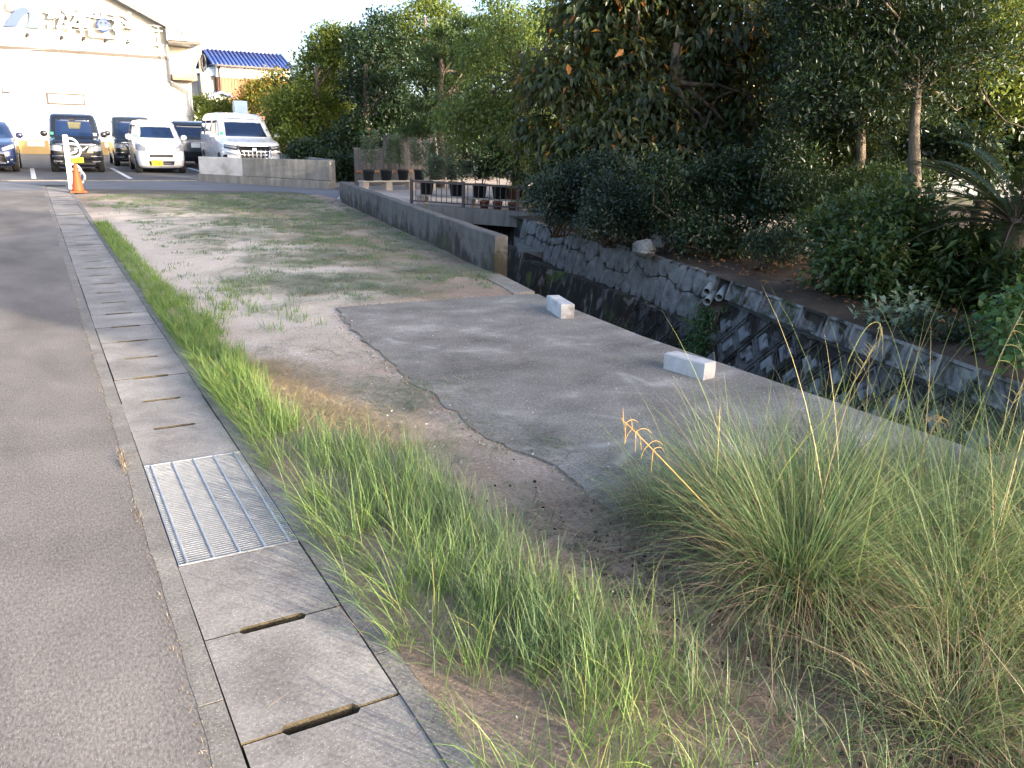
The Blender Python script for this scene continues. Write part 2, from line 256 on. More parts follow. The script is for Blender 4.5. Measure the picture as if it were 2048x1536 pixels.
mossy('moss_lowwall', (0.105, 0.10, 0.095), 0.48, 0.45, (1.6, 1.6, 0.8), 1.8, (0.22, 0.55))

# ------------------------------------------------------------------ mesh helpers
def tag(o, label=None, cat=None, group=None, kind=None):
    if label: o['label'] = label
    if cat: o['category'] = cat
    if group: o['group'] = group
    if kind: o['kind'] = kind
    return o
def link(name, me, mat=None, parent=None, smooth=False):
    o = bpy.data.objects.new(name, me); COL.objects.link(o)
    if mat: me.materials.append(MAT[mat])
    if parent is not None: o.parent = parent
    if smooth: me.polygons.foreach_set('use_smooth', np.ones(len(me.polygons), bool))
    return o
def empty(name, loc=(0, 0, 0), rz=0.0):
    o = bpy.data.objects.new(name, None); COL.objects.link(o); o.location = loc; o.rotation_euler = (0, 0, rz); o.empty_display_size = 0.1
    return o
def thing(name, label, cat, loc=(0, 0, 0), rz=0.0, group=None):
    return tag(empty(name, loc, rz), label, cat, group)
def meshn(name, V, Fc):
    """V (n,3); Fc (m,k) equal-sized faces; fast path"""
    me = bpy.data.meshes.new(name); V = np.asarray(V, np.float32); Fc = np.asarray(Fc, np.int32)
    me.vertices.add(len(V)); me.vertices.foreach_set('co', V.ravel())
    k = Fc.shape[1]; me.loops.add(Fc.size); me.loops.foreach_set('vertex_index', Fc.ravel())
    me.polygons.add(len(Fc)); me.polygons.foreach_set('loop_start', np.arange(len(Fc), dtype=np.int32)*k)
    me.polygons.foreach_set('loop_total', np.full(len(Fc), k, np.int32)); me.update(calc_edges=True)
    return me
def setrnd(me, vals):
    a = me.attributes.new('rnd', 'FLOAT', 'POINT'); a.data.foreach_set('value', np.asarray(vals, np.float32))
class MB:
    def __init__(s): s.v = []; s.f = []
    def add(s, V, Fc):
        k = len(s.v); s.v += [tuple(float(c) for c in p) for p in V]; s.f += [tuple(i+k for i in q) for q in Fc]; return s
    def box(s, x0, x1, y0, y1, z0, z1, M=None):
        V = [(x0, y0, z0), (x1, y0, z0), (x1, y1, z0), (x0, y1, z0), (x0, y0, z1), (x1, y0, z1), (x1, y1, z1), (x0, y1, z1)]
        if M is not None: V = [tuple(M @ Vector(p)) for p in V]
        return s.add(V, [(3, 2, 1, 0), (4, 5, 6, 7), (0, 1, 5, 4), (1, 2, 6, 5), (2, 3, 7, 6), (3, 0, 4, 7)])
    def cbox(s, x0, x1, y0, y1, z0, z1, c=0.01):
        """box with chamfered top edges"""
        V = [(x0, y0, z0), (x1, y0, z0), (x1, y1, z0), (x0, y1, z0), (x0, y0, z1-c), (x1, y0, z1-c), (x1, y1, z1-c), (x0, y1, z1-c),
             (x0+c, y0+c, z1), (x1-c, y0+c, z1), (x1-c, y1-c, z1), (x0+c, y1-c, z1)]
        return s.add(V, [(3, 2, 1, 0), (0, 1, 5, 4), (1, 2, 6, 5), (2, 3, 7, 6), (3, 0, 4, 7), (4, 5, 9, 8), (5, 6, 10, 9), (6, 7, 11, 10), (7, 4, 8, 11), (8, 9, 10, 11)])
    def prism(s, poly, z0, z1):
        k = len(poly); V = [(p[0], p[1], z0) for p in poly]+[(p[0], p[1], z1) for p in poly]
        return s.add(V, [tuple(range(k-1, -1, -1)), tuple(range(k, 2*k))]+[(i, (i+1) % k, (i+1) % k+k, i+k) for i in range(k)])
    def prismY(s, poly, y0, y1):              # polygon in xz, extruded along y
        k = len(poly); V = [(p[0], y0, p[1]) for p in poly]+[(p[0], y1, p[1]) for p in poly]
        return s.add(V, [tuple(range(k)), tuple(range(2*k-1, k-1, -1))]+[((i+1) % k, i, i+k, (i+1) % k+k) for i in range(k)])
    def tube(s, pts, rad, k=8, cap=True):
        pts = [np.array(p, float) for p in pts]; rad = rad if hasattr(rad, '__len__') else [rad]*len(pts)
        V = []
        for i, p in enumerate(pts):
            d = pts[min(i+1, len(pts)-1)]-pts[max(i-1, 0)]; d = d/(np.linalg.norm(d)+1e-9)
            a = np.array((0, 0, 1.0)) if abs(d[2]) < 0.9 else np.array((1.0, 0, 0)); u = np.cross(d, a); u /= np.linalg.norm(u); w_ = np.cross(d, u)
            V += [p+rad[i]*(u*math.cos(q)+w_*math.sin(q)) for q in np.linspace(0, 2*math.pi, k, endpoint=False)]
        Fc = [(i*k+j, i*k+(j+1) % k, (i+1)*k+(j+1) % k, (i+1)*k+j) for i in range(len(pts)-1) for j in range(k)]
        if cap: Fc += [tuple(range(k-1, -1, -1)), tuple(range((len(pts)-1)*k, len(pts)*k))]
        return s.add(V, Fc)
    def lathe(s, prof, k=16, c=(0, 0, 0)):
        V = [(c[0]+r*math.cos(q), c[1]+r*math.sin(q), c[2]+z) for r, z in prof for q in np.linspace(0, 2*math.pi, k, endpoint=False)]
        Fc = [(i*k+j, i*k+(j+1) % k, (i+1)*k+(j+1) % k, (i+1)*k+j) for i in range(len(prof)-1) for j in range(k)]
        Fc += [tuple(range(k-1, -1, -1)), tuple(range((len(prof)-1)*k, len(prof)*k))]
        return s.add(V, Fc)
    def mesh(s, name='m'):
        me = bpy.data.meshes.new(name); me.from_pydata(s.v, [], s.f); me.update(); return me
    def build(s, name, mat, parent=None, smooth=False): return link(name, s.mesh(name), mat, parent, smooth)
def struct(name, mb, mat, smooth=False): return tag(mb.build(name, mat, None, smooth), kind='structure')

def leaf_mesh(name, P, D, N, L, Wd, fold=0.15, bend=0.12, rnd=None):
    P, D, N = (np.asarray(a, float) for a in (P, D, N)); n_ = len(P)
    D = D/(np.linalg.norm(D, axis=1, keepdims=True)+1e-9); S = np.cross(D, N); S /= (np.linalg.norm(S, axis=1, keepdims=True)+1e-9); N = np.cross(S, D)
    L = np.broadcast_to(np.asarray(L, float), (n_,))[:, None]; Wd = np.broadcast_to(np.asarray(Wd, float), (n_,))[:, None]
    mid = P+D*L*0.45; V = np.stack([P, mid-S*Wd/2+N*Wd*fold, P+D*L-N*L*bend, mid+S*Wd/2+N*Wd*fold], 1).reshape(-1, 3)
    i = np.arange(n_)[:, None]*4; Fc = np.concatenate([i+[0, 1, 2], i+[0, 2, 3]], 1).reshape(-1, 3)
    me = meshn(name, V, Fc); setrnd(me, np.repeat(rng.random(n_) if rnd is None else rnd, 4)); return me
def blade_mesh(name, B, H, A, lean, curl, Wd, segs=4, rnd=None):
    """grass blades: base B, length H, azimuth A, lean = start angle from vertical, curl = extra angle towards the tip"""
    n_ = len(B); H = np.broadcast_to(H, (n_,)).astype(float); lean = np.broadcast_to(lean, (n_,)).astype(float); curl = np.broadcast_to(curl, (n_,)).astype(float); Wd = np.broadcast_to(Wd, (n_,)).astype(float)
    dirh = np.stack([np.cos(A), np.sin(A), np.zeros(n_)], 1); tw = A+math.pi/2+rng.normal(0, 0.5, n_); side = np.stack([np.cos(tw), np.sin(tw), np.zeros(n_)], 1)
    p = np.asarray(B, float).copy(); V = []
    for k in range(segs+1):
        wk = Wd*(1-(k/segs)**1.6)*0.5+0.0002
        if k < segs: V += [p-side*wk[:, None], p+side*wk[:, None]]
        else: V += [p]
        th = lean+curl*((k+0.5)/segs)**1.3
        p = p+(dirh*np.sin(th)[:, None]+np.array([0, 0, 1.0])*np.cos(th)[:, None])*(H/segs)[:, None]
    m_ = 2*segs+1; V = np.stack(V, 1).reshape(-1, 3); i = np.arange(n_)[:, None]*m_
    T = []
    for k in range(segs-1): a = 2*k; T += [i+[a, a+1, a+3], i+[a, a+3, a+2]]
    a = 2*(segs-1); T += [i+[a, a+1, a+2]]
    Fc = np.concatenate(T, 1).reshape(-1, 3)
    me = meshn(name, V, Fc); setrnd(me, np.repeat(rng.random(n_) if rnd is None else rnd, m_)); return me
def unit(a): return a/(np.linalg.norm(a, axis=1, keepdims=True)+1e-9)
def cloud(blobs, n_, clump=0.12, per=22, shell=0.5):
    """leaf positions in clumps over ellipsoid blobs: (centre, radii) -> P, outward"""
    wgt = np.array([(r[0]*r[1]+r[1]*r[2]+r[0]*r[2]) for _, r in blobs]); wgt /= wgt.sum(); Ps, Os, Rs = [], [], []
    for (c, r), q in zip(blobs, wgt):
        k = max(int(n_*q), 20); mcl = max(k//per, 3); d = unit(rng.normal(size=(mcl, 3))); d[:, 2] = np.where(d[:, 2] < -0.5, -d[:, 2], d[:, 2])
        rad = shell+(1-shell)*rng.random(mcl)**0.6; rad *= 1+rng.normal(0, 0.09, mcl)
        cc = np.array(c)+d*rad[:, None]*np.array(r); idx = rng.integers(0, mcl, k)
        p = cc[idx]+rng.normal(0, clump, (k, 3)); Ps.append(p); Os.append(unit((p-np.array(c))/np.array(r))); Rs.append(0.5*rng.random(mcl)[idx]+0.5*rng.random(k))
    return np.concatenate(Ps), np.concatenate(Os), np.concatenate(Rs)
def foliage(name, blobs, n_, L, Wd, mat, parent=None, droop=0.0, up=0.0, clump=0.12, per=22, shell=0.5, fold=0.15, spread=0.6):
    P, O, rn = cloud(blobs, n_, clump, per, shell); k = len(P); rn = np.where(rng.random(k) < 0.12, rng.random(k), rn)
    D = O*0.7+rng.normal(0, spread, (k, 3))+np.array([0, 0, up-droop]); N = O*0.5+np.array([0, 0, 0.8])+rng.normal(0, 0.35, (k, 3))
    s = rng.uniform(0.5, 1.4, k)
    return link(name, leaf_mesh(name, P, D, N, L*s, Wd*s*rng.uniform(0.8, 1.2, k), fold, rnd=rn), mat, parent)
def wobble(a, b, k=4, amp=0.08):
    a, b = np.array(a, float), np.array(b, float); L = np.linalg.norm(b-a)
    return [a+(b-a)*t+(rng.normal(0, amp*L*0.5, 3) if 0 < t < 1 else 0) for t in np.linspace(0, 1, k)]
def tree(name, label, base, height, r, blobs, n_, L, Wd, leaf, bark='bark', group='trees in the garden', cat='tree', lean=(0, 0), limbs=(2, 3, 4), lr=0.32, **kw):
    t = thing(name, label, cat, base, 0, group); B = np.array(base); rel = [(np.array(c)-B, rr) for c, rr in blobs]
    top = np.array((lean[0], lean[1], height)); mb = MB(); pts = wobble((0, 0, -0.05), top, 6, 0.04)
    mb.tube(pts, list(np.linspace(r, r*0.4, 6)), 10)
    for c, rr in rel:
        k = random.choice(limbs); q = wobble(pts[k], c, 5, 0.10); mb.tube(q, list(np.linspace(r*lr, r*0.06, 5)), 6)
        for _ in range(3):
            e = c+rng.normal(0, 0.45, 3)*np.array(rr); mb.tube(wobble(q[3], e, 4, 0.12), list(np.linspace(r*0.16, r*0.04, 4)), 5)
    mb.build('trunk', bark, t, True)
    foliage('crown', rel, n_, L, Wd, leaf, t, **kw); return t

# ================================================================== THE SETTING
NEAR = [(-30, 4.15), (2, 4.12), (5, 4.08), (6.6, 4.2), (8, 4.45), (17.7, 5.85), (22, 6.5)]      # canal edge on our side: Y -> X
FAR = [(-30, 2.9+1.2), (1.9, 5.45), (3.16, 5.78), (6.8, 6.79), (7.05, 6.86), (8.82, 7.24), (11.1, 7.53), (13.6, 8.0), (22, 9.5)]
FAR[0] = (-30, 5.2)
def ne(Y): return float(np.interp(Y, [p[0] for p in NEAR], [p[1] for p in NEAR]))
def fe(Y): return float(np.interp(Y, [p[0] for p in FAR], [p[1] for p in FAR]))
GX0, GX1 = 0.235, 0.79                       # drain trench
rows = sorted(set([-600, -30, -2, 23.6, 22, 800]+[p[0] for p in NEAR]+[p[0] for p in FAR]))
mb = MB()
def strip(xa0, xb0, xa1, xb1, y0, y1, z=-0.012): mb.add([(xa0, y0, z), (xb0, y0, z), (xb1, y1, z), (xa1, y1, z)], [(0, 1, 2, 3)])
for y0, y1 in zip(rows[:-1], rows[1:]):
    canal = y0 >= -30 and y1 <= 22; drain = y0 >= -2 and y1 <= 23.6
    cuts0, cuts1 = [-600], [-600]
    if drain: cuts0 += [GX0, GX1]; cuts1 += [GX0, GX1]
    if canal: cuts0 += [ne(y0), fe(y0)]; cuts1 += [ne(y1), fe(y1)]
    cuts0.append(700); cuts1.append(700)
    for k in range(0, len(cuts0), 2): strip(cuts0[k], cuts0[k+1], cuts1[k], cuts1[k+1], y0, y1)
struct('ground', mb, 'field')
struct('road', MB().add([(-9, -20, 0), (0.228, -20, 0), (0.228, 23.6, 0), (-9, 23.6, 0)], [(0, 1, 2, 3)]), 'asphalt')
struct('cross_road', MB().add([(-40, 21.6, 0.004), (0.17, 21.9, 0.004), (0.17, 23.6, 0.004), (0.86, 23.6, 0.004), (0.9, 22.3, 0.004), (5.6, 20.9, 0.004), (5.98, 19.6, 0.004), (5.95, 17.9, 0.004), (7.2, 18.5, 0.004), (7.2, 22.2, 0.004), (4.4, 25.4, 0.004), (-40, 25.4, 0.004)], [tuple(range(12))]), 'asphalt_cross')
struct('road_shoulder', MB().add([(0.85, 20.5, 0.0), (6.0, 19.6, 0.0), (5.6, 20.95, 0.0), (0.85, 22.35, 0.0)], [(0, 1, 2, 3)]), 'shoulder')
struct('parking_lot', MB().add([(-40, 25.38, 0.008), (4.4, 25.38, 0.008), (7.05, 22.0, 0.008), (7.05, 45.9, 0.008), (-40, 45.9, 0.008)], [(0, 1, 2, 3, 4)]), 'asphalt_lot')
mb = MB(); mb.box(-40, 4.25, 25.28, 25.38, -0.02, 0.03); struct('lot_kerb', mb, 'gutter_concrete')
for nm, (xa, xb), (ya, yb) in (('a', (0.02, 0.14), (26.2, 32.0)), ('b', (2.42, 2.54), (26.2, 32.5)), ('c', (5.02, 5.14), (26.2, 33))):
    mb = MB(); mb.add([(xa, ya, 0.013), (xb, ya, 0.013), (xb, yb, 0.013), (xa, yb, 0.013)], [(0, 1, 2, 3)]); struct('parking_line', mb, 'paint_line')

# soil plot with slight relief
nx, ny = 60, 260; V = []; 
def yback(x): return 20.55-0.165*(x-0.85)
pn = rng.random((16, 3))
def relief(x, y):
    z = 0
    for k, (a, b_, p_) in enumerate(pn): z += math.sin((a-0.5)*12*x+(b_-0.5)*12*y+p_*6.28)*(0.5 if k < 8 else 0.9)
    return z/16
for j in range(ny+1):
    for i in range(nx+1):
        u, q = i/nx, (j/ny)**1.35
        yy = -4+q*24.55; xr = ne(min(yy, 17.7))-0.03; x = 0.80+u*(xr-0.80); y = min(yy, yback(x))
        if yy > 17.7: x = 0.80+u*(5.98-0.80); y = min(yy, yback(x))
        edge = min(1, (x-0.80)/0.3)
        zz = 0.004+edge*(0.012+0.03*relief(x, y)+0.006*relief(x*5, y*5)); ins = min(max((x-1.85)/0.35, 0), 1)*min(max((7.15-y)/0.3, 0), 1); ns = min(max((x-1.45)/0.4, 0), 1)*min(max((7.5-y)/0.5, 0), 1)
        zz = zz*(1-ns)+ns*0.013; V.append((x, y, zz*(1-ins)-0.006*ins))
Fq = [(j*(nx+1)+i, j*(nx+1)+i+1, (j+1)*(nx+1)+i+1, (j+1)*(nx+1)+i) for j in range(ny) for i in range(nx)]
tag(link('soil_plot', meshn('soil', V, Fq), 'plot_soil', None, True), kind='structure')

# concrete apron beside the canal, its edge to the soil ragged
left = [(1.62, -6)]
for yy in np.arange(-2, 6.8, 0.09):
    left.append((float(np.interp(yy, [-2, 1, 2.4, 3.1, 3.5, 4.3, 5.5, 6.9], [1.8, 1.9, 1.95, 2.0, 1.9, 1.94, 2.0, 2.19]))+random.gauss(0, 0.014)+0.007*math.sin(yy*5), float(yy)))
back = [(2.2, 6.93)]+[(float(x), 6.95+random.gauss(0, 0.005)-0.05*(x-2.2)/2) for x in np.arange(2.35, 4.1, 0.1)]
right = [(ne(6.8), 6.84)]+[(ne(y), y) for y in (6.6, 5.8, 5, 3.8, 2.6, 2, -6)]
struct('concrete_apron', MB().prism(list(reversed(left+back+right)), -0.05, 0.017), 'slab_concrete')
mb = MB(); ys = np.arange(6.95, 8.3, 0.25)
mb.prism([(ne(y)-0.26, y) for y in reversed(ys)]+[(ne(y), y) for y in ys], -0.05, 0.055) if False else mb.prism([(ne(y), y) for y in ys]+[(ne(y)-0.24, y) for y in reversed(ys)], -0.05, 0.021)
struct('canal_coping', mb, 'slab_concrete')
# canal: bed and near wall
mb = MB(); YS = [-30, -8, -2, 2, 5, 6.6, 8, 12, 17.7, 22]
for a, b_ in zip(YS[:-1], YS[1:]):
    mb.add([(ne(a), a, -1.45), (fe(a)+0.2, a, -1.45), (fe(b_)+0.2, b_, -1.45), (ne(b_), b_, -1.45)], [(0, 1, 2, 3)])
struct('canal_bed', mb, 'canal_bed')
mb = MB()
for a, b_ in zip(YS[:-1], YS[1:]):
    mb.add([(ne(a)+0.002, a, -1.5), (ne(b_)+0.002, b_, -1.5), (ne(b_)+0.002, b_, 0.0), (ne(a)+0.002, a, 0.0)], [(0, 1, 2, 3)])
    mb.add([(ne(a)-0.2, a, -0.02), (ne(b_)-0.2, b_, -0.02), (ne(b_)-0.2, b_, -1.5), (ne(a)-0.2, a, -1.5)], [(0, 1, 2, 3)])
for a, b_ in ((13.0, 17.7), (17.7, 22.0), (-30.0, -2.6)):
    mb.add([(fe(a)+0.15, a, 0.0), (fe(b_)+0.15, b_, 0.0), (fe(b_)+0.15, b_, -1.5), (fe(a)+0.15, a, -1.5)], [(0, 1, 2, 3)])
for y in (22.0, -30.0): mb.add([(ne(y)-0.3, y, -0.013), (fe(y)+0.4, y, -0.013), (fe(y)+0.4, y, -1.5), (ne(y)-0.3, y, -1.5)], [(0, 1, 2, 3)])
tag(mb.build('canal_side_wall', 'moss_wall'), 'dark concrete side of the canal below the apron edge', 'wall')
# garden ground
V = []; nx, ny = 40, 60
for j in range(ny+1):
    for i in range(nx+1):
        y = -6+j/ny*20.0; x0 = fe(y)-0.02; x = x0+0.0+(i/nx)**1.3*16
        V.append((x, y, -0.004+min(1, (x-x0)/0.5)*(0.03+0.05*relief(x*0.7, y*0.7)+0.02*relief(x*3, y*3))))
Fq = [(j*(nx+1)+i, j*(nx+1)+i+1, (j+1)*(nx+1)+i+1, (j+1)*(nx+1)+i) for j in range(ny) for i in range(nx)]
tag(link('garden_ground', meshn('gg', V, Fq), 'garden_soil', None, True), kind='structure')
mb = MB(); mb.add([(8.3, 9.6, 0.075), (9.6, 7.6, 0.075), (12.5, 8.6, 0.075), (14.5, 12.5, 0.075), (10.6, 13.0, 0.075)], [(0, 1, 2, 3, 4)]); struct('garden_path', mb, 'court_concrete')
# bridge deck and paved court behind it (one slab over the covered canal)
mb = MB(); mb.prism([(5.72, 17.75), (8.95, 13.45), (11.5, 13.2), (15, 17), (14.5, 27), (7.16, 27), (7.16, 21.9), (6.45, 19.6)], -0.22, 0.03)
struct('bridge_deck', mb, 'court_concrete')
mb = MB(); a, b_ = np.array((5.75, 17.72)), np.array((8.97, 13.43)); d = (b_-a)/np.linalg.norm(b_-a); nn = np.array((d[1], -d[0]))
mb.prism([tuple(a+nn*0.10), tuple(b_+nn*0.10), tuple(b_-nn*0.12), tuple(a-nn*0.12)][::1], -0.23, 0.07)
tag(mb.build('bridge_edge_beam', 'wall_concrete'), 'weathered concrete edge beam of the bridge under the railing', 'bridge')

# ------------------------------------------------------------------ roadside drain: channel, side walls, lids
mb = MB(); mb.add([(GX0-0.02, -2, -0.4), (GX1+0.02, -2, -0.4), (GX1+0.02, 23.6, -0.4), (GX0-0.02, 23.6, -0.4)], [(0, 1, 2, 3)])
drain = tag(mb.build('drain_channel', 'canal_bed'), kind='structure')
def segs_wall(x0, x1, z1):
    y = -2.0
    while y < 23.5:
        y2 = min(y+2.02, 23.55); mb = MB(); q = []
        ys = np.linspace(y+0.003, y2-0.003, 15)
        jl = [random.gauss(0, 0.0015) for _ in ys]; jr = [random.gauss(0, 0.003) for _ in ys]
        if x0 < 0.5: mb.prism([(x0-3*abs(j), yy) for j, yy in zip(jl, ys)][::-1]+[(x1-0.15*abs(j), yy) for j, yy in zip(jr, ys)], -0.42, z1)
        else: mb.prism([(x0+0.1*abs(j), yy) for j, yy in zip(jl, ys)][::-1]+[(x1-1.5*abs(j), yy) for j, yy in zip(jr, ys)], -0.42, z1)
        mb.build('channel_wall', 'gutter_concrete', drain); y = y2
segs_wall(0.226, 0.292, 0.0012); segs_wall(0.732, 0.805, 0.004)
def lid_mesh(L, n0, n1):
    x0, x1, a, b_, h = 0.2965, 0.7275, 0.41, 0.60, 0.019
    P = [(x0, 0.003)]
    P += [(a-0.012, 0.003), (a, h), (b_, h), (b_+0.012, 0.003)] if n0 else []
    P += [(x1, 0.003), (x1, L-0.003)]
    P += [(b_+0.012, L-0.003), (b_, L-h), (a, L-h), (a-0.012, L-0.003)] if n1 else []
    P += [(x0, L-0.003)]
    me = MB().prism(P, -0.09, 0.001).mesh('lid'); me.materials.append(MAT['lid_concrete']); me.materials.append(MAT['slot_dirt'])
    for q in list(me.polygons)[2:]: q.material_index = 1
    return me
lids = {(a, b_): lid_mesh(0.505, a, b_) for a in (0, 1) for b_ in (0, 1)}
ys = [(2.85-0.505*k, 1, 0 if k == 1 else 1) for k in range(1, 8)]
ys += [(3.885+0.505*k, 0 if k == 0 else 1, 1) for k in range(0, 38)]
for y, a, b_ in ys:
    if y > 22.9: continue
    if 13.4 < y < 14.3: a = b_ = 0
    o = bpy.data.objects.new('drain_lid', lids[(a, b_)]); COL.objects.link(o); o.parent = drain; o.location = (random.gauss(0, 0.0015), y, random.gauss(0, 0.0012)); o.rotation_euler = (0, random.gauss(0, 0.002), random.gauss(0, 0.002))
g = thing('drain_grate', 'galvanised steel grating set into the roadside drain between concrete lids', 'grate', (0, 0, 0))
x0, x1, y0, y1 = 0.296, 0.728, 2.856, 3.880
mb = MB(); nb = 58
for k in range(nb+1):
    y = y0+0.008+(y1-y0-0.016)*k/nb; mb.box(x0+0.004, x1-0.004, y-0.0022, y+0.0022, -0.028, 0.004)
tag(mb.build('bearing_bars', 'galvanised', g), kind='stuff')
for k in range(5):
    x = x0+0.03+k*(x1-x0-0.06)/4; MB().tube([(x, y0+0.004, 0.003), (x, y1-0.004, 0.003)], 0.0045, 6).build('cross_rod', 'galvanised', g)
for ya, yb in ((y0, y0+0.005), (y1-0.005, y1)): MB().box(x0, x1, ya, yb, -0.03, 0.006).build('end_bar', 'galvanised', g)
for xa, xb in ((x0, x0+0.003), (x1-0.003, x1)): MB().box(xa, xb, y0+0.006, y1-0.006, -0.03, 0.003).build('side_bar', 'galvanised', g)

# ------------------------------------------------------------------ concrete walls on our side
def slab_wall(name, label, pts, th, h, mat, zb=-0.05, ends=None):
    """low wall along pts; th thickness to the right-hand side"""
    L_, R2 = [], []
    for i, p in enumerate(pts):
        a = np.array(pts[max(i-1, 0)]); b_ = np.array(pts[min(i+1, len(pts)-1)]); d = (b_-a)/np.linalg.norm(b_-a); n2 = np.array((d[1], -d[0]))
        L_.append(np.array(p)); R2.append(np.array(p)+n2*th)
    mb = MB(); k = len(pts); hs = [h(i/(k-1)) for i in range(k)]; c = 0.012
    V = []
    for i in range(k):
        dv = (R2[i]-L_[i])/th
        V += [(L_[i][0], L_[i][1], zb), (L_[i][0], L_[i][1], hs[i]-c), (L_[i][0]+dv[0]*c, L_[i][1]+dv[1]*c, hs[i]), (R2[i][0]-dv[0]*c, R2[i][1]-dv[1]*c, hs[i]), (R2[i][0], R2[i][1], hs[i]-c), (R2[i][0], R2[i][1], zb)]
    Fc = [tuple(range(6))[::-1], tuple(range(6*(k-1), 6*k))]
    for i in range(k-1):
        for j in range(5): Fc.append((i*6+j, i*6+j+1, (i+1)*6+j+1, (i+1)*6+j))
    mb.add(V, Fc); return mb.build(name, mat), L_, R2
k = 30; pts = [(np.interp(t, [0, 1], [5.80, 4.40]), np.interp(t, [0, 1], [17.7, 8.05])) for t in np.linspace(0, 1, k)]
o, _, _ = slab_wall('parapet_wall', '', pts[::-1], 0.15, lambda t: 0.44+0.004*math.sin(t*50)+random.gauss(0, 0.002), 'moss_lowwall', -1.4)
tag(o, 'low weathered concrete parapet wall with black moss running along the canal to the bridge', 'wall')
k = 24; A0, A1 = np.array((4.30, 25.34)), np.array((6.98, 21.82)); pts = [tuple(A0+(A1-A0)*t) for t in np.linspace(0, 1, k)]
W1 = thing('boundary_wall', 'grey concrete boundary wall with a pale patched end in front of the white minivan', 'wall')
o, _, _ = slab_wall('wall_face', '', [pts[8]]+pts[9:], 0.14, lambda t: 0.70+0.03*t, 'wall_concrete', 0.22); o.parent = W1
o, _, _ = slab_wall('patched_end', '', pts[:9], 0.14, lambda t: 0.675+0.02*t, 'wall_patch', 0.16); o.parent = W1
d = (A1-A0)/np.linalg.norm(A1-A0); n2 = np.array((d[1], -d[0]))
mb = MB(); mb.prism([tuple(A0-n2*0.05-d*0.01), tuple(A1-n2*0.05+d*0.01), tuple(A1+n2*0.2), tuple(A0+n2*0.2)], -0.1, 0.21); mb.build('footing', 'wall_concrete', W1)
tag(MB().box(6.96, 7.10, 21.98, 34, -0.1, 0.74).build('side_wall', 'wall_concrete'), 'plain concrete wall behind the boundary wall corner, running back past the minivan', 'wall')

# ------------------------------------------------------------------ kerb blocks on the apron
def kblock(label, x, y, lx, ly, h, rz):
    mb = MB(); c = 0.008; t = 0.006
    mb.cbox(-lx/2, lx/2, -ly/2, ly/2, -0.002, h, c)
    o = mb.build('kerb_block', 'block_granite'); o.location = (x, y, 0.019); o.rotation_euler = (0, 0, rz); tag(o, label, 'kerb block', 'pale kerb blocks at the canal edge')
kblock('pale concrete kerb block nearer the bridge, on the edge of the concrete apron', 3.93, 5.97, 0.12, 0.42, 0.125, -0.25)
kblock('pale concrete kerb block with dark stains on the apron edge, nearer the drain pipes side', 3.70, 4.01, 0.12, 0.34, 0.11, 0.17)

# ------------------------------------------------------------------ far bank: block wall, stone wall
P0 = np.array((6.80, 6.79)); T_ = np.array((-0.27, -0.963)); N_ = np.array((-0.963, 0.27)); BAT = 0.30
def bw(s, w_, out=0.0): p = P0+T_*s+N_*(w_*BAT+out); return (p[0], p[1], -w_+out*BAT)
Wb = thing('block_retaining_wall', 'dark mossy retaining wall of diagonal concrete blocks across the canal', 'wall')
mb = MB(); L_ = 10.0
mb.add([bw(0, 0.0, -0.04), bw(0, 1.5, -0.04), bw(L_, 1.5, -0.04), bw(L_, 0.0, -0.04), bw(0, 0, -0.35), bw(0, 1.5, -0.8), bw(L_, 1.5, -0.8), bw(L_, 0, -0.35)], [(0, 1, 2, 3), (0, 4, 5, 1), (3, 2, 6, 7), (0, 3, 7, 4)])
mb.build('wall_backing', 'mortar', Wb)
def panel(poly, out_h, inset, recess, mapper):
    """proud block from an sw polygon with chamfer and an inner recessed or raised panel"""
    c = np.mean(poly, 0); k = len(poly); rings = []
    for f_, o_ in ((1.0, -0.04), (1.0, out_h*0.6), (0.95, out_h), (1-inset, out_h), (1-inset-0.07, out_h+recess)): rings.append([mapper(*(c+(np.array(p)-c)*f_), o_) for p in poly])
    V = [v for r in rings for v in r]; Fc = [(i*k+j, i*k+(j+1) % k, (i+1)*k+(j+1) % k, (i+1)*k+j) for i in range(4) for j in range(k)]+[tuple(range(4*k, 5*k))]
    return V, Fc
s = 0.0
while s < 9.6:                                                       # coping course
    q = 0.37; poly = np.array([(s+0.005, 0.0), (s+0.005, 0.215), (s+q-0.005, 0.215), (s+q-0.005, 0.0)])
    mb = MB(); mb.add(*panel(poly, 0.03, 0.26, -0.03, bw)); mb.add([bw(s+0.006, 0, 0.02), bw(s+q-0.006, 0, 0.02), bw(s+q-0.006, 0, -0.33), bw(s+0.006, 0, -0.33)], [(0, 1, 2, 3)])
    mb.build('coping_block', 'moss_coping', Wb); s += q
a = 0.205
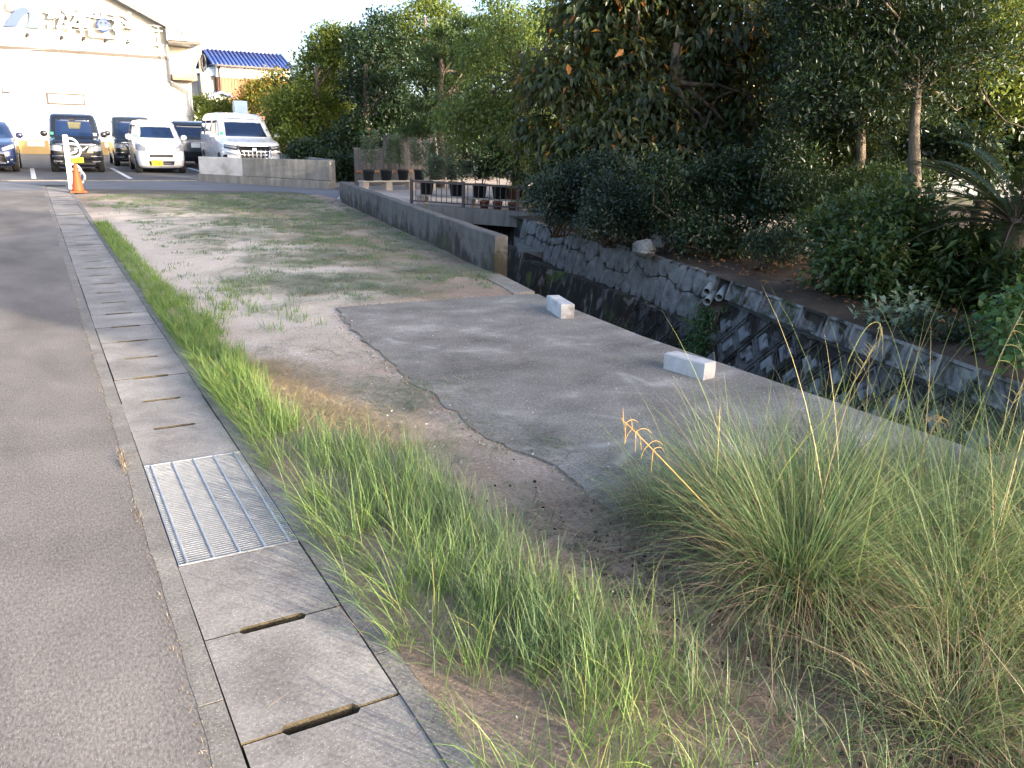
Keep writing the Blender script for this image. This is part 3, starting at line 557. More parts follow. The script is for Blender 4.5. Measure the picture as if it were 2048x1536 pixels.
for j in range(0, 6):
    for i in range(0, 24):
        cs = (i+0.5*(j % 2))*2*a; cw = 0.25+a*(j)
        poly = [(cs-a, cw), (cs, cw+a), (cs+a, cw), (cs, cw-a)]
        poly = [(min(max(p[0], 0.01), 9.6), max(p[1], 0.245)) for p in poly]
        if j == 0: poly = [(cs-a, 0.242), (cs, 0.242+a), (cs+a, 0.242)]; poly = [(max(p[0], 0.01), p[1]) for p in poly]
        if cs < 0 or cs > 9.3 or cw > 1.5: continue
        c = np.mean(poly, 0); poly = c+(np.array(poly)-c)*0.965; mb = MB()
        mb.add(*panel(poly, 0.015, 0.16, -0.022, bw)); o = mb.build('wall_block', 'moss_block_base', Wb)
        if j > 0:                                                     # raised L-shaped boss inside the frame
            e1 = np.array((a, a))*0.5; e2 = np.array((a, -a))*0.5; L_sh = [(-0.62, -0.62), (0.66, -0.62), (0.66, 0.66), (0.02, 0.66), (0.02, 0.05), (-0.62, 0.05)] if (j+i) % 3 else [(-0.6, -0.45), (0.1, -0.45), (0.66, -0.45), (0.66, 0.30), (0.1, 0.30), (-0.6, 0.30)]
            sw = [np.array((cs, cw))+e1*(u if j % 2 else v_)*0.92+e2*(v_ if j % 2 else u)*0.92 for u, v_ in L_sh]
            V = [bw(p[0], p[1], -0.012) for p in sw]+[bw(*(np.array((cs, cw))+(p-np.array((cs, cw)))*0.92), 0.024) for p in sw]; kk = 6
            Fc = [(i2, (i2+1) % kk, (i2+1) % kk+kk, i2+kk) for i2 in range(kk)]+[tuple(range(kk, 2*kk))]
            MB().add(V, Fc).build('block_boss', 'moss_block', o)

# stone wall from the pipes to the bridge
SP = [(6.88, 7.12), (7.24, 8.82), (7.55, 11.1), (7.98, 13.5)]
seg = [0]; 
for p, q in zip(SP[:-1], SP[1:]): seg.append(seg[-1]+math.dist(p, q))
def swp(s, w_, out=0.0):
    x = np.interp(s, seg, [p[0] for p in SP]); y = np.interp(s, seg, [p[1] for p in SP]); return (x-0.975*(w_*0.22+out), y+0.2*(w_*0.22+out), 0.02-w_+out*0.2)
Ws = thing('stone_retaining_wall', 'grey stone retaining wall of upright boulders above a mossy concrete footing', 'wall')
mb = MB(); ss = np.linspace(0, seg[-1], 12)
V = [swp(s, w_, -0.05) for s in ss for w_ in (0.0, 0.75)]+[swp(s, 0.0, -0.3) for s in ss]
mb.add(V, [(i*2, i*2+1, i*2+3, i*2+2) for i in range(11)]+[(24+i, i*2, i*2+2, 25+i) for i in range(11)]+[(0, 24, 1)]); mb.build('wall_backing', 'mortar', Ws)
ncol, nrow = 29, 2; gx = np.zeros((nrow+1, ncol+1, 2))
for j in range(nrow+1):
    for i in range(ncol+1):
        gx[j, i] = (min(max(i/ncol*seg[-1]+(0 if i in (0, ncol) else rng.normal(0, 0.065)), 0.0), seg[-1]), [0.0, 0.30, 0.62][j]+(rng.normal(0, 0.075) if j == 1 else rng.normal(0, 0.012)))
for j in range(nrow):
    for i in range(ncol):
        q = np.array([gx[j, i], gx[j+1, i], gx[j+1, i+1], gx[j, i+1]]); c = q.mean(0); poly = []
        for a_ in range(4):
            p, nx_ = q[a_], q[(a_+1) % 4]; poly += [p+(nx_-p)*0.2, p+(nx_-p)*0.8]
        poly = c+(np.array(poly)-c)*0.975; kk = len(poly); hb = rng.uniform(0.004, 0.018); rings = []
        for f_, o_ in ((1.0, -0.05), (0.985, hb*0.2), (0.93, hb), (0.5, hb*1.1)): rings.append([swp(*(c+(p-c)*f_), o_+rng.normal(0, 0.004)) for p in poly])
        V = [v_ for r in rings for v_ in r]; Fc = [(a_*kk+b2, a_*kk+(b2+1) % kk, (a_+1)*kk+(b2+1) % kk, (a_+1)*kk+b2) for a_ in range(3) for b2 in range(kk)]+[tuple(range(3*kk, 4*kk))]
        MB().add(V, Fc).build('wall_stone', 'stone_grey', Ws)
for j in range(0, 4):
    for i in range(0, 5):
        a2 = 0.19; cs = 0.16+(i+0.5*(j % 2))*2*a2; cw = 0.64+a2*j; poly = np.array([(max(cs-a2, 0.0), cw), (cs, cw+a2), (min(cs+a2, 1.85), cw), (cs, max(cw-a2, 0.63))])
        if cs > 1.8: continue
        c = poly.mean(0); poly = c+(poly-c)*0.96; MB().add(*panel(poly, 0.09, 0.2, -0.02, swp)).build('wall_block', 'moss_block_base', Ws)
# mossy footing that steps out below the stones, and bare abutment by the bridge
mb = MB(); ss = np.linspace(-0.05, seg[-1]+0.1, 30)
V = []
for s in ss:
    o_ = 0.12 if s < 1.7 else (0.30 if s < 4.2 else 0.45); top = 0.60+random.gauss(0, 0.012)-(0.08 if s > 5.2 else 0)
    V += [swp(s, top, -0.05), swp(s, top, o_-0.1), swp(s, top+0.03, o_-0.07), swp(s, 1.5, o_-0.05)]
mb.add(V, [(i*4+j, i*4+j+1, i*4+j+5, i*4+j+4) for i in range(29) for j in range(3)]+[(0, 1, 2, 3)][::-1]); mb.build('footing', 'moss_wall', Ws)
Ab = thing('bridge_abutment', 'bare sloping concrete abutment under the bridge end beside the parapet wall', 'abutment')
mb = MB(); mb.prism([(7.25, 12.4), (7.6, 12.2), (8.7, 13.9), (8.4, 14.6)], -1.4, -0.42); mb.build('abutment_block', 'wall_concrete', Ab)
# three drain pipes
for lb, dx, dy, dz in (('grey plastic drain pipe, left of the three in the canal bank', 0.0, 0.14, -0.15), ('grey plastic drain pipe, lowest and middle of the three in the canal bank', -0.10, -0.0, -0.24), ('grey plastic drain pipe, right of the three in the canal bank', 0.0, -0.12, -0.18)):
    mb = MB(); k = 16; dx *= 0.8; dy *= 0.8; c = np.array((6.72+dx, 6.98+dy, dz)); d = np.array((0.80, 0.58, 0.12)); d /= np.linalg.norm(d); u = np.cross(d, (0, 0, 1.0)); u /= np.linalg.norm(u); w2 = np.cross(u, d)
    ringv = lambda p, r: [tuple(p+r*(u*math.cos(q)+w2*math.sin(q))) for q in np.linspace(0, 2*math.pi, k, endpoint=False)]
    V = ringv(c-d*0.08, 0.045)+ringv(c+d*0.45, 0.045)+ringv(c-d*0.08, 0.039)+ringv(c+d*0.2, 0.039)
    Fc = [(j, (j+1) % k, (j+1) % k+k, j+k) for j in range(k)]+[((j+1) % k, j, j+2*k, (j+1) % k+2*k) for j in range(k)]+[(j+2*k, j+3*k, (j+1) % k+3*k, (j+1) % k+2*k) for j in range(k)]+[tuple(range(3*k, 4*k))]
    tag(mb.add(V, Fc).build('drain_pipe', 'pvc', None, True), lb, 'pipe', 'drain pipes in the canal bank')
# soil wedge round the pipes
mb = MB(); mb.add([(6.62, 6.78, -0.34), (6.68, 7.18, -0.34), (7.3, 7.3, 0.02), (7.3, 6.7, 0.02), (6.5, 6.8, -1.4), (6.55, 7.2, -1.4)], [(0, 3, 2, 1), (4, 0, 1, 5)]); struct('soil_bank', mb, 'garden_soil')
# step of cut stone at the near right corner of the apron
tag(MB().cbox(3.55, 4.45, 1.35, 2.05, 0.0, 0.10, 0.02).build('stone_slab', 'lid_concrete'), 'pale concrete slab behind the tall grass at the apron corner', 'slab')

# ================================================================== BRIDGE RAILING, POTS
ra, rb = np.array((6.85, 16.25)), np.array((8.95, 13.46)); rd = rb-ra; rl = np.linalg.norm(rd); rz_ = math.atan2(rd[1], rd[0])
Rl = thing('bridge_railing', 'low brown steel railing with thin bars on the bridge edge', 'railing', (ra[0], ra[1], 0.06), rz_)
MB().box(0, rl, -0.02, 0.02, 0.46, 0.50).build('top_rail', 'steel_brown', Rl); MB().box(0, rl, -0.012, 0.012, 0.07, 0.095).build('bottom_rail', 'steel_brown', Rl)
for x in (0.0, rl*0.345, rl*0.69, rl-0.04): MB().box(x-0.005, x+0.045, -0.026, 0.026, -0.01, 0.53).build('post', 'steel_brown', Rl)
bar = MB().box(-0.006, 0.006, -0.006, 0.006, 0.09, 0.465).mesh('bar'); bar.materials.append(MAT['steel_brown'])
for k in range(1, 29):
    o = bpy.data.objects.new('baluster', bar); COL.objects.link(o); o.parent = Rl; o.location = (rl*k/29, 0, 0)

def pot_plant(label, x, y, z, mat='pot_black', hp=0.27, rp=0.155, hplant=0.75, spread=0.12, leaf='leaf_sage', n_=260, stems=2, L=0.095, Wd=0.03, tagged=True, grp='potted plants on the court'):
    t = thing('potted_plant', label, 'potted plant', (x, y, z), random.uniform(0, 6), grp)
    MB().lathe([(rp*0.78, 0), (rp*0.98, hp-0.03), (rp*1.06, hp-0.03), (rp*1.08, hp), (rp*0.98, hp), (rp*0.96, hp-0.03), (0.01, hp-0.03)], 18).build('pot', mat, t, True)
    if tagged: MB().box(-0.012, 0.012, -rp*1.06, -rp*1.02, hp-0.09, hp-0.02).build('tag', 'plate_white', t)
    P, D, mb = [], [], MB()
    for s_i in range(stems):
        ang = random.uniform(0, 6.28); b0 = np.array((spread*0.5*math.cos(ang), spread*0.5*math.sin(ang), hp-0.03)); tip = b0+np.array((spread*0.7*math.cos(ang), spread*0.7*math.sin(ang), hplant*random.uniform(0.8, 1.05)))
        pts = wobble(b0, tip, 5, 0.03); mb.tube(pts, [0.008, 0.007, 0.006, 0.004, 0.002], 5)
        for _ in range(int(n_*2.2)//stems):
            q = random.uniform(0.12, 1.0)**0.8; p = np.array([np.interp(q, np.linspace(0, 1, 5), [pp[k] for pp in pts]) for k in range(3)]); az = random.uniform(0, 6.28)
            r_ = spread*random.uniform(0.05, 0.9)*(1.1-q*0.6); P.append(p+np.array((math.cos(az)*r_, math.sin(az)*r_, random.gauss(0, 0.02)))); D.append((math.cos(az), math.sin(az), random.uniform(0.0, 0.9)))
    mb.build('stem', 'bark', t, True); P = np.array(P); D = np.array(D)
    link('foliage', leaf_mesh('pl', P, D, np.tile((0, 0, 1.0), (len(P), 1))+rng.normal(0, 0.3, P.shape), rng.uniform(0.6, 1.2, len(P))*L, rng.uniform(0.7, 1.2, len(P))*Wd), leaf, t)
    return t
def bench(label, a, b_, zt, nsup):
    a, b_ = np.array(a), np.array(b_); d = b_-a; L_ = np.linalg.norm(d); t = thing('plank_bench', label, 'bench', (a[0], a[1], 0.03), math.atan2(d[1], d[0]), 'plank benches carrying pots')
    MB().box(-0.1, L_+0.1, -0.13, 0.13, zt-0.035, zt).build('plank', 'wood_plank', t)
    for k in range(nsup):
        x = L_*k/(nsup-1); MB().cbox(x-0.09, x+0.09, -0.1, 0.1, 0, zt-0.037, 0.01).build('support_block', 'court_concrete', t)
bench('pale plank bench on concrete blocks at the back of the court, by the grey wall', (7.45, 20.75), (10.2, 21.2), 0.25, 5)
bench('plank bench on concrete blocks right behind the bridge railing', (7.25, 16.55), (9.3, 13.9), 0.22, 4)
bench('plank bench at the right back of the court under the pale tree', (10.6, 18.3), (12.2, 16.4), 0.27, 3)
ords = ['leftmost', 'second from the left', 'third from the left', 'fourth from the left', 'rightmost but one', 'rightmost']
for k in range(6):
    x = 7.6+k*0.51; pot_plant('black pot of thin upright shoots, %s on the back bench' % ords[k], x, 20.77+(x-7.45)*0.163, 0.28, hplant=0.95 if k < 3 else 0.8, spread=0.16, n_=420, stems=2 if k < 3 else 3)
for k, q in enumerate((0.03, 0.24, 0.40, 0.72, 0.93)):
    x, y = 7.25+2.05*q, 16.55-2.65*q
    pot_plant('black pot with bushy plant, %s on the bench behind railing' % ['leftmost', 'second from the left', 'third from the left', 'fourth from the left', 'rightmost'][k], x, y, 0.25, hp=0.28, hplant=[0.62, 0.5, 0.6, 0.55, 0.5][k], spread=0.2, n_=420, stems=4, leaf='leaf_sage' if k != 2 else 'leaf_bluish', tagged=False)
x, y = 7.25+2.05*0.54, 16.55-2.65*0.54
pot_plant('wide black pot with the tallest leafy plant, on the bench behind railing', x, y, 0.25, hp=0.27, rp=0.18, hplant=0.95, spread=0.22, n_=420, stems=3, L=0.11, Wd=0.045, leaf='leaf_bluish', tagged=False)
for k, q in enumerate((0.62, 0.66)):
    pot_plant('reddish clay pot on the front bench, %s of the pair' % ('left' if k == 0 else 'right'), 7.25+2.05*q+0.02, 16.55-2.65*q+0.06, 0.25, mat='pot_red', hp=0.24, rp=0.11, hplant=0.3, n_=60, spread=0.1, tagged=False)
for k, q in enumerate((0.44, 0.53, 0.63)):
    pot_plant('small dark clay pot on the ground under the front bench, %s of three' % ['leftmost', 'middle', 'rightmost'][k], 7.2+2.05*q, 16.5-2.65*q, 0.03, mat='pot_red', hp=0.17, rp=0.10, hplant=0.1, n_=10, spread=0.05, tagged=False)
for k in range(4):
    q = k/3; pot_plant('blue black pot with dark shrub on the right back bench, %s' % ['leftmost', 'second', 'third', 'rightmost'][k], 10.7+1.4*q, 18.2-1.7*q, 0.30, hp=0.30, hplant=0.7, spread=0.24, n_=420, stems=4, leaf='leaf_bluish', tagged=(k == 1))
mb = MB(); mb.lathe([(0.34, 0), (0.27, 0.09), (0.14, 0.16), (0.01, 0.18)], 18); o = mb.build('soil_heap', 'charcoal', None, True); o.location = (8.75, 14.15, 0.03); tag(o, 'small heap of dark soil at the right end of the railing', 'soil heap')

# grey board fence and gate post behind the benches
Wf = thing('board_fence', 'weathered grey board fence behind the row of black pots', 'fence', (7.75, 22.3, 0), math.atan2(1.0, 2.7))
for k in range(20):
    h = 1.05 if k < 7 else 1.42; MB().box(k*0.15, k*0.15+0.143, 0, 0.02, 0.02, h+random.gauss(0, 0.01)).build('board', 'grey_boards', Wf)
for z in (0.40,): MB().box(0, 2.98, -0.035, -0.001, z, z+0.06).build('rail', 'brown_board', Wf)
MB().cbox(3.02, 3.30, -0.10, 0.16, 0, 1.62, 0.02).build('gate_post', 'tan_wall', Wf)

# ================================================================== BUILDINGS
YB = 46.0
def bx(px, py, Y=YB): p = at(px, py, Y); return p[0], p[2]
Bd = thing('clinic_building', 'large white clinic building with a gable and raised sign across the car park', 'building', (0, 0, 0))
xr = bx(345, 240)[0]; xl = -16.0; zb = bx(170, 107)[1]
ex, ez = bx(360, 66); px_, pz_ = bx(248, 4); sl_ = (pz_-ez)/(px_-ex); xpk = bx(140, 0)[0]; zpk = ez+sl_*(xpk-ex); xel = 2*xpk-ex
MB().box(xl, xr, YB, YB+14, 0.62, zb).build('lower_wall', 'siding', Bd)
MB().box(xl, xr+0.02, YB-0.05, YB+0.1, 0, 0.62).build('plinth', 'plinth', Bd)
for x in (bx(72, 288)[0], bx(225, 288)[0]): MB().box(x-0.35, x+0.35, YB-0.09, YB-0.04, 0.36, 0.58).build('floor_vent', 'sign_white', Bd)
MB().prismY([(xel+0.6, zb+0.05), (xr, zb+0.05), (xr, ez+sl_*(xr-ex)-0.12), (xpk, zpk-0.12), (xel+0.6, ez+sl_*(xr-ex)-0.12)][::1], YB+0.06, YB+13.9).build('gable_wall', 'siding_upper', Bd)
MB().box(xl, xr+0.03, YB-0.07, YB+0.3, zb-0.03, zb+0.10).build('flashing', 'frame_brown', Bd)
for x in (bx(83, 150)[0], bx(218, 170)[0]): MB().box(x-0.012, x+0.012, YB-0.012, YB, 0.64, zb-0.05).build('siding_joint', 'grey_panel', Bd)
rf = MB()
for sgn in (1, -1):
    e_ = ex+0.25 if sgn > 0 else xel-0.25; ze = ez-abs(sl_)*0.25
    V = [(xpk, YB-0.55, zpk), (e_, YB-0.55, ze), (e_, YB+14.5, ze), (xpk, YB+14.5, zpk)]; rf.add(V+[(v[0], v[1], v[2]-0.16) for v in V], [(0, 1, 2, 3) if sgn > 0 else (3, 2, 1, 0), (4, 5, 1, 0), (5, 6, 2, 1), (7, 6, 5, 4) if sgn > 0 else (4, 5, 6, 7)])
rfo = rf.build('roof', 'roof_grey', Bd)
rb_ = MB()
for k in range(22):
    q = (k+0.5)/22; x = xpk+(ex+0.25-xpk)*q; z = zpk+(ez-abs(sl_)*0.25-zpk)*q; rb_.box(x-0.11, x+0.11, YB-0.6, YB+0.4, z-0.05, z+0.07)
rb_.build('verge_tiles', 'roof_grey', rfo)
MB().prismY([(ex+0.25, ez-0.42), (ex+0.25, ez-0.1), (ex-0.7, ez+abs(sl_)*0.7-0.1), (ex-0.7, ez-0.42)], YB-0.5, YB+1.2).build('eave_box', 'siding_upper', Bd)
# window, vent hood, dome lamps, spot lamps, downpipe
def facade_box(name, mat, x0, y0, x1, y1, out, dep, parent=Bd):
    a, z1 = bx(x0, y0); b2, z0 = bx(x1, y1); return MB().box(a, b2, YB-out, YB-out+dep, z0, z1).build(name, mat, parent)
wn = facade_box('window', 'frame_brown', 92, 185, 171, 211, 0.07, 0.07); facade_box('pane', 'window_glass', 96, 188.5, 167.5, 208, 0.085, 0.03, wn)
vh = MB(); a, z1 = bx(6, 168); b2, z0 = bx(25, 184); vh.prismY([(a, z0), (b2, z0), (b2, z1), (a, z1)], YB-0.06, YB); vh.add([(a, YB, z1), (b2, YB, z1), (b2, YB-0.35, z0), (a, YB-0.35, z0), (a, YB, z0), (b2, YB, z0)], [(0, 3, 2, 1), (0, 4, 3), (1, 2, 5), (3, 4, 5, 2)]); vh.build('vent_hood', 'sign_white', Bd)
for px, py, r_ in ((30, 160, 0.2), (19, 15, 0.22)):
    x, z = bx(px, py); m_ = MB().lathe([(r_, 0), (r_*0.9, 0.06), (r_*0.6, 0.12), (0.01, 0.15)], 14); o = m_.build('dome_vent', 'galvanised', Bd, True); o.location = (x, YB, z); o.rotation_euler = (math.pi/2, 0, 0)
for px, pyt, pyb in ((54, 73, 93), (122, 78, 97), (165, 80, 100), (209, 83, 102), (253, 86, 108)):
    x, zt = bx(px, pyt); zb2 = zb+0.06; lp = MB().tube([(x, YB-0.08, zb2), (x, YB-0.12, zt-0.05), (x-0.05, YB-0.45, zt)], 0.022, 6).build('sign_lamp', 'galvanised', Bd, True)
    MB().tube([(x-0.05, YB-0.40, zt-0.05), (x+0.02, YB-0.62, zt+0.03)], [0.05, 0.085], 10).build('lamp_head', 'black_plastic', lp, True)
MB().tube([(bx(0, 92)[0]-3, YB-0.1, zb+0.14), (bx(255, 112)[0], YB-0.1, zb+0.14)], 0.015, 6).build('lamp_conduit', 'cable', Bd)
x, zt = bx(316, 50); ms = MB(); ms.tube([(x, YB-0.15, zb+0.02), (x-0.03, YB-0.15, zt)], 0.04, 8); ms.tube([(x+0.25, YB-0.1, zb+0.02), (x+0.02, YB-0.15, zt-0.8)], 0.02, 6)
for q in (0.05, 0.25, 0.9): ms.box(x-0.2, x+0.15, YB-0.2, YB-0.1, zt-q-0.06, zt-q)
ms.build('service_mast', 'galvanised', Bd)
for k, (z_off, sag) in enumerate(((0.0, 1.5), (-0.5, 1.9))):
    p0 = np.array((x, YB-0.2, zt+z_off)); p1 = np.array((-16.0, YB-7, zt+z_off+1.2)); cb = []
    for q in np.linspace(0, 1, 16): p = p0+(p1-p0)*q; p[2] -= sag*4*q*(1-q); cb.append(p)
    MB().tube(cb, 0.014, 5).build('overhead_cable', 'cable', Bd)
dp_ = MB(); x0_, zt = bx(337, 72); x1_, z1_ = bx(342, 163); dp_.tube([(xr+0.02, YB-0.12, zt), (xr+0.04, YB-0.12, z1_), (xr+0.95, YB-0.12, z1_-0.45), (xr+1.0, YB-0.12, 0.3)], 0.06, 8); dp_.build('downpipe', 'galvanised', Bd, True)
# set-back wing with balcony
YW = YB+0.05; xw = xr+1.05
MB().box(xr+0.001, xw, YW+0.1, YB+12, 0, z1_+0.1).build('wing_wall', 'siding', Bd)
MB().box(xr+0.001, xr+1.35, YW+1.6, YB+12, z1_+0.1, bx(360, 82)[1]).build('wing_upper_wall', 'plaster', Bd)
zsof = bx(360, 88)[1]; MB().box(xr+0.02, xr+1.55, YB-0.5, YB+4, zsof, zsof+0.12).build('wing_eave', 'frame_brown', Bd)
zb0, zb1 = bx(365, 161)[1], bx(365, 116)[1]
bl = MB().box(xr+0.12, xr+1.25, YB-0.5, YB+2, zb0, zb0+0.28).build('balcony', 'frame_cream', Bd)
MB().box(xr+0.17, xr+1.12, YB-0.46, YB-0.42, zb0+0.28, zb1).build('balcony_panel', 'grey_panel', bl)
for xa in (xr+0.12, xr+1.13): MB().box(xa, xa+0.08, YB-0.5, YB-0.40, zb0+0.28, zb1+0.02).build('balcony_post', 'frame_cream', bl)
MB().box(xr+0.12, xr+1.25, YB-0.5, YB-0.4, zb1+0.021, zb1+0.08).build('balcony_rail', 'frame_cream', bl)
MB().box(xr+0.22, xr+0.36, YB+0.02, YB+0.15, 1.3, 1.75).build('meter_box', 'grey_panel', Bd)
# sign: emblem, lettering, smiling face
def text_mesh(body, size, ext, bold=0.0):
    cu = bpy.data.curves.new('t', 'FONT'); cu.body = body; cu.size = size; cu.extrude = ext; cu.offset = bold; cu.resolution_u = 3; cu.align_x = 'CENTER'; cu.align_y = 'CENTER'
    o = bpy.data.objects.new('t', cu); COL.objects.link(o); bpy.context.view_layer.update(); me = bpy.data.meshes.new_from_object(o.evaluated_get(bpy.context.evaluated_depsgraph_get())); bpy.data.objects.remove(o); return me
Sg = thing('clinic_sign', 'raised white lettering with a blue arch emblem and blue smiling face on the gable', 'sign', (0, YB, 0))
def curve_poly(pts): return [bx(*p) for p in pts]
emb = [(7, 52.5), (13, 44), (20, 33), (28, 23), (36, 17), (45, 14), (52, 15), (56, 19), (58, 26), (50, 29), (43, 36), (38, 44), (33, 54)]
MB().prismY([(p[0], p[1]) for p in curve_poly(emb)][::-1], -0.14, -0.02).build('emblem_arch', 'sign_blue', Sg)
emb = [(59, 23), (66, 17), (73, 15), (78, 17), (80, 24), (80, 40), (79, 57), (53, 55.5), (57, 46), (59, 36)]
MB().prismY([(p[0], p[1]) for p in curve_poly(emb)][::-1], -0.12, -0.02).build('emblem_stroke', 'sign_cyan', Sg)
def letter(ch, px, py, hpx, sx=1.0):  # stands well off the wall
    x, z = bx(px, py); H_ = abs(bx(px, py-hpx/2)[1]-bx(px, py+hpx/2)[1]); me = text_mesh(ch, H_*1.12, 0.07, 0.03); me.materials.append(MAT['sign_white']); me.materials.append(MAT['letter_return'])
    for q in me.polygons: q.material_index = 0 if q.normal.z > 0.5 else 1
    o = bpy.data.objects.new('letter', me); COL.objects.link(o); o.parent = Sg; o.location = (x, -0.24, z); o.rotation_euler = (math.pi/2, 0, 0); o.scale = (sx, 1, 1); return o
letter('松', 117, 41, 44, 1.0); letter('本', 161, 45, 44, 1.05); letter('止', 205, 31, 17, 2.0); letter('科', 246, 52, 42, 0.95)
x, z = bx(205, 53); s_ = abs(bx(205, 36)[1]-z)
MB().box(x-0.62, x-0.50, -0.32, -0.18, z-0.52, z+0.25).box(x+0.50, x+0.62, -0.32, -0.18, z-0.52, z+0.25).box(x-0.499, x+0.499, -0.32, -0.18, z-0.52, z-0.42).build('letter_box', 'sign_white', Sg)
fc = MB().lathe([(0.29, 0), (0.29, 0.1), (0.26, 0.13)], 24).build('smiling_face', 'sign_blue', Sg, False); fc.location = (x+0.02, -0.2, z+0.02); fc.rotation_euler = (math.pi/2, 0, 0)
for dx in (-0.1, 0.1): MB().lathe([(0.05, 0.13), (0.05, 0.14)], 10, (dx, 0.11, 0)).build('eye', 'print_black', fc)
mo = [(0.16*math.cos(q), 0.14*math.sin(q)-0.03) for q in np.linspace(math.pi*1.06, math.pi*1.94, 10)]; MB().prism(mo, 0.13, 0.14).build('mouth', 'sign_white', fc)

# blue roofed house behind
YH = 60.0
H2 = thing('blue_roof_house', 'house with blue tiled roof, white upper wall and brown boards', 'house', (0, 0, 0))
xa, ze = bx(432, 128, YH); xb, _ = bx(578, 135, YH); zm = bx(500, 158, YH)[1]; zrd = ze+1.05
MB().box(xa, xb, YH, YH+5, zm+0.02, ze).build('upper_wall', 'plaster', H2)
nb = 22
for k in range(nb):
    w_ = (xb-0.15-xa)/nb; MB().box(xa+0.05+k*w_, xa+0.05+k*w_+w_*0.93, YH-0.03-0.015*(k % 2), YH+0.2, 0, zm).build('wall_board', 'brown_board', H2)
MB().box(xa+0.03, xb-0.15, YH+0.2, YH+5, 0, zm).build('lower_wall', 'brown_board', H2)
xo = 0.4; r_ = MB()
r_.add([(xa-xo, YH-0.6, ze-0.05), (xb+xo*0.4, YH-0.6, ze-0.05), (xb+xo*0.4, YH+2.4, zrd), (xa-xo, YH+2.4, zrd), (xb+xo*0.4, YH+5.4, ze-0.05), (xa-xo, YH+5.4, ze-0.05)], [(0, 1, 2, 3), (3, 2, 4, 5), (5, 4, 1, 0)])
rfo = r_.build('roof', 'roof_blue', H2)
for k in range(20):
    x = xa-xo+0.1+(xb-xa+xo*1.4-0.2)*k/19; MB().tube([(x, YH-0.63, ze-0.03), (x, YH+2.35, zrd+0.02)], 0.075, 6).build('tile_row', 'roof_blue', rfo, True)
MB().box(xa-xo+0.1, xb+xo*0.4-0.5, YH+2.25, YH+2.55, zrd-0.02, zrd+0.26).build('ridge', 'roof_blue', rfo)
MB().box(xa-0.1, xb+0.1, YH-0.68, YH-0.6, ze-0.14, ze-0.05).build('eave_gutter', 'frame_brown', H2)
MB().tube([(xa+0.15, YH-0.08, ze-0.1), (xa+0.15, YH-0.08, 0)], 0.05, 6).build('downpipe', 'frame_brown', H2)
wn = MB().box(xa-0.75, xa-0.02, YH+0.6, YH+3, 0, zm+0.1).build('side_bay', 'grey_panel', H2); MB().box(xa-0.6, xa-0.15, YH+0.56, YH+0.6, zm-1.5, zm-0.2).build('bay_window', 'window_glass', wn)
MB().box(xa-0.65, xa-0.01, YH+0.5, YH+2, zm+0.1, ze-0.2).build('side_panel', 'blue_box', H2)
H3 = thing('annex_house', 'low white annex with small blue tiled roof beside the utility pole', 'house')
x0_, z0_ = bx(383, 207, 57); x1_, z1_ = bx(441, 186, 57); x2_, z2_ = bx(458, 192, 57)
MB().prismY([(x0_-3, 0), (x2_, 0), (x2_, z2_-0.1), (x1_, z1_-0.1), (x0_-3, z0_-0.9)], 57, 59.8).build('wall', 'plaster', H3)
MB().prismY([(x0_-3.2, z0_-1.0), (x1_, z1_-0.05), (x2_+0.15, z2_-0.1), (x2_+0.15, z2_+0.02), (x1_, z1_+0.12), (x0_-3.2, z0_-0.85)], 56.6, 60.2).build('roof', 'roof_blue', H3)
H4 = thing('rear_house', 'white house wall with sloping dark roof edge, behind the utility pole', 'house')
x0_, z0_ = bx(388, 160, 66); x1_, z1_ = bx(424, 135, 66)
MB().prismY([(x0_-6, 0), (x1_+1, 0), (x1_+1, z1_), (x0_-6, z0_-2.2)], 66, 70).build('wall', 'plaster', H4)
MB().prismY([(x0_-6.3, z0_-2.3), (x1_+1.2, z1_+0.05), (x1_+1.2, z1_+0.35), (x0_-6.3, z0_-2.0)], 65.5, 70.5).build('roof', 'roof_grey', H4)
# utility pole
x, zt = bx(395, 81, 49); U = thing('utility_pole', 'tan concrete utility pole with coiled cable at the corner of the white building', 'utility pole', (x+0.15, 49, 0))
MB().tube([(0.05, 0, 0), (-0.10, 0, zt)], [0.13, 0.10], 12).build('pole', 'pole_concrete', U, True)
co = MB(); co.tube([(0.05+0.10*math.cos(q), -0.17, zt-1.1+0.42*math.sin(q)) for q in np.linspace(0, 2*math.pi, 17)], 0.05, 6); co.build('cable_coil', 'black_plastic', U, True)
MB().box(-0.3, 0.1, -0.2, -0.12, zt-0.45, zt-0.3).build('bracket', 'galvanised', U); MB().box(-0.8, -0.65, -0.1, 0.1, zt-1.5, zt-1.3).build('camera_box', 'grey_panel', U)
x, z = bx(480, 212, 40); o = MB().cbox(-0.28, 0.28, -0.2, 0.2, 0, z+0.22, 0.02).build('utility_cabinet', 'blue_box'); o.location = (x, 40, 0); tag(o, 'pale blue metal cabinet behind the roof of the white minivan', 'cabinet')

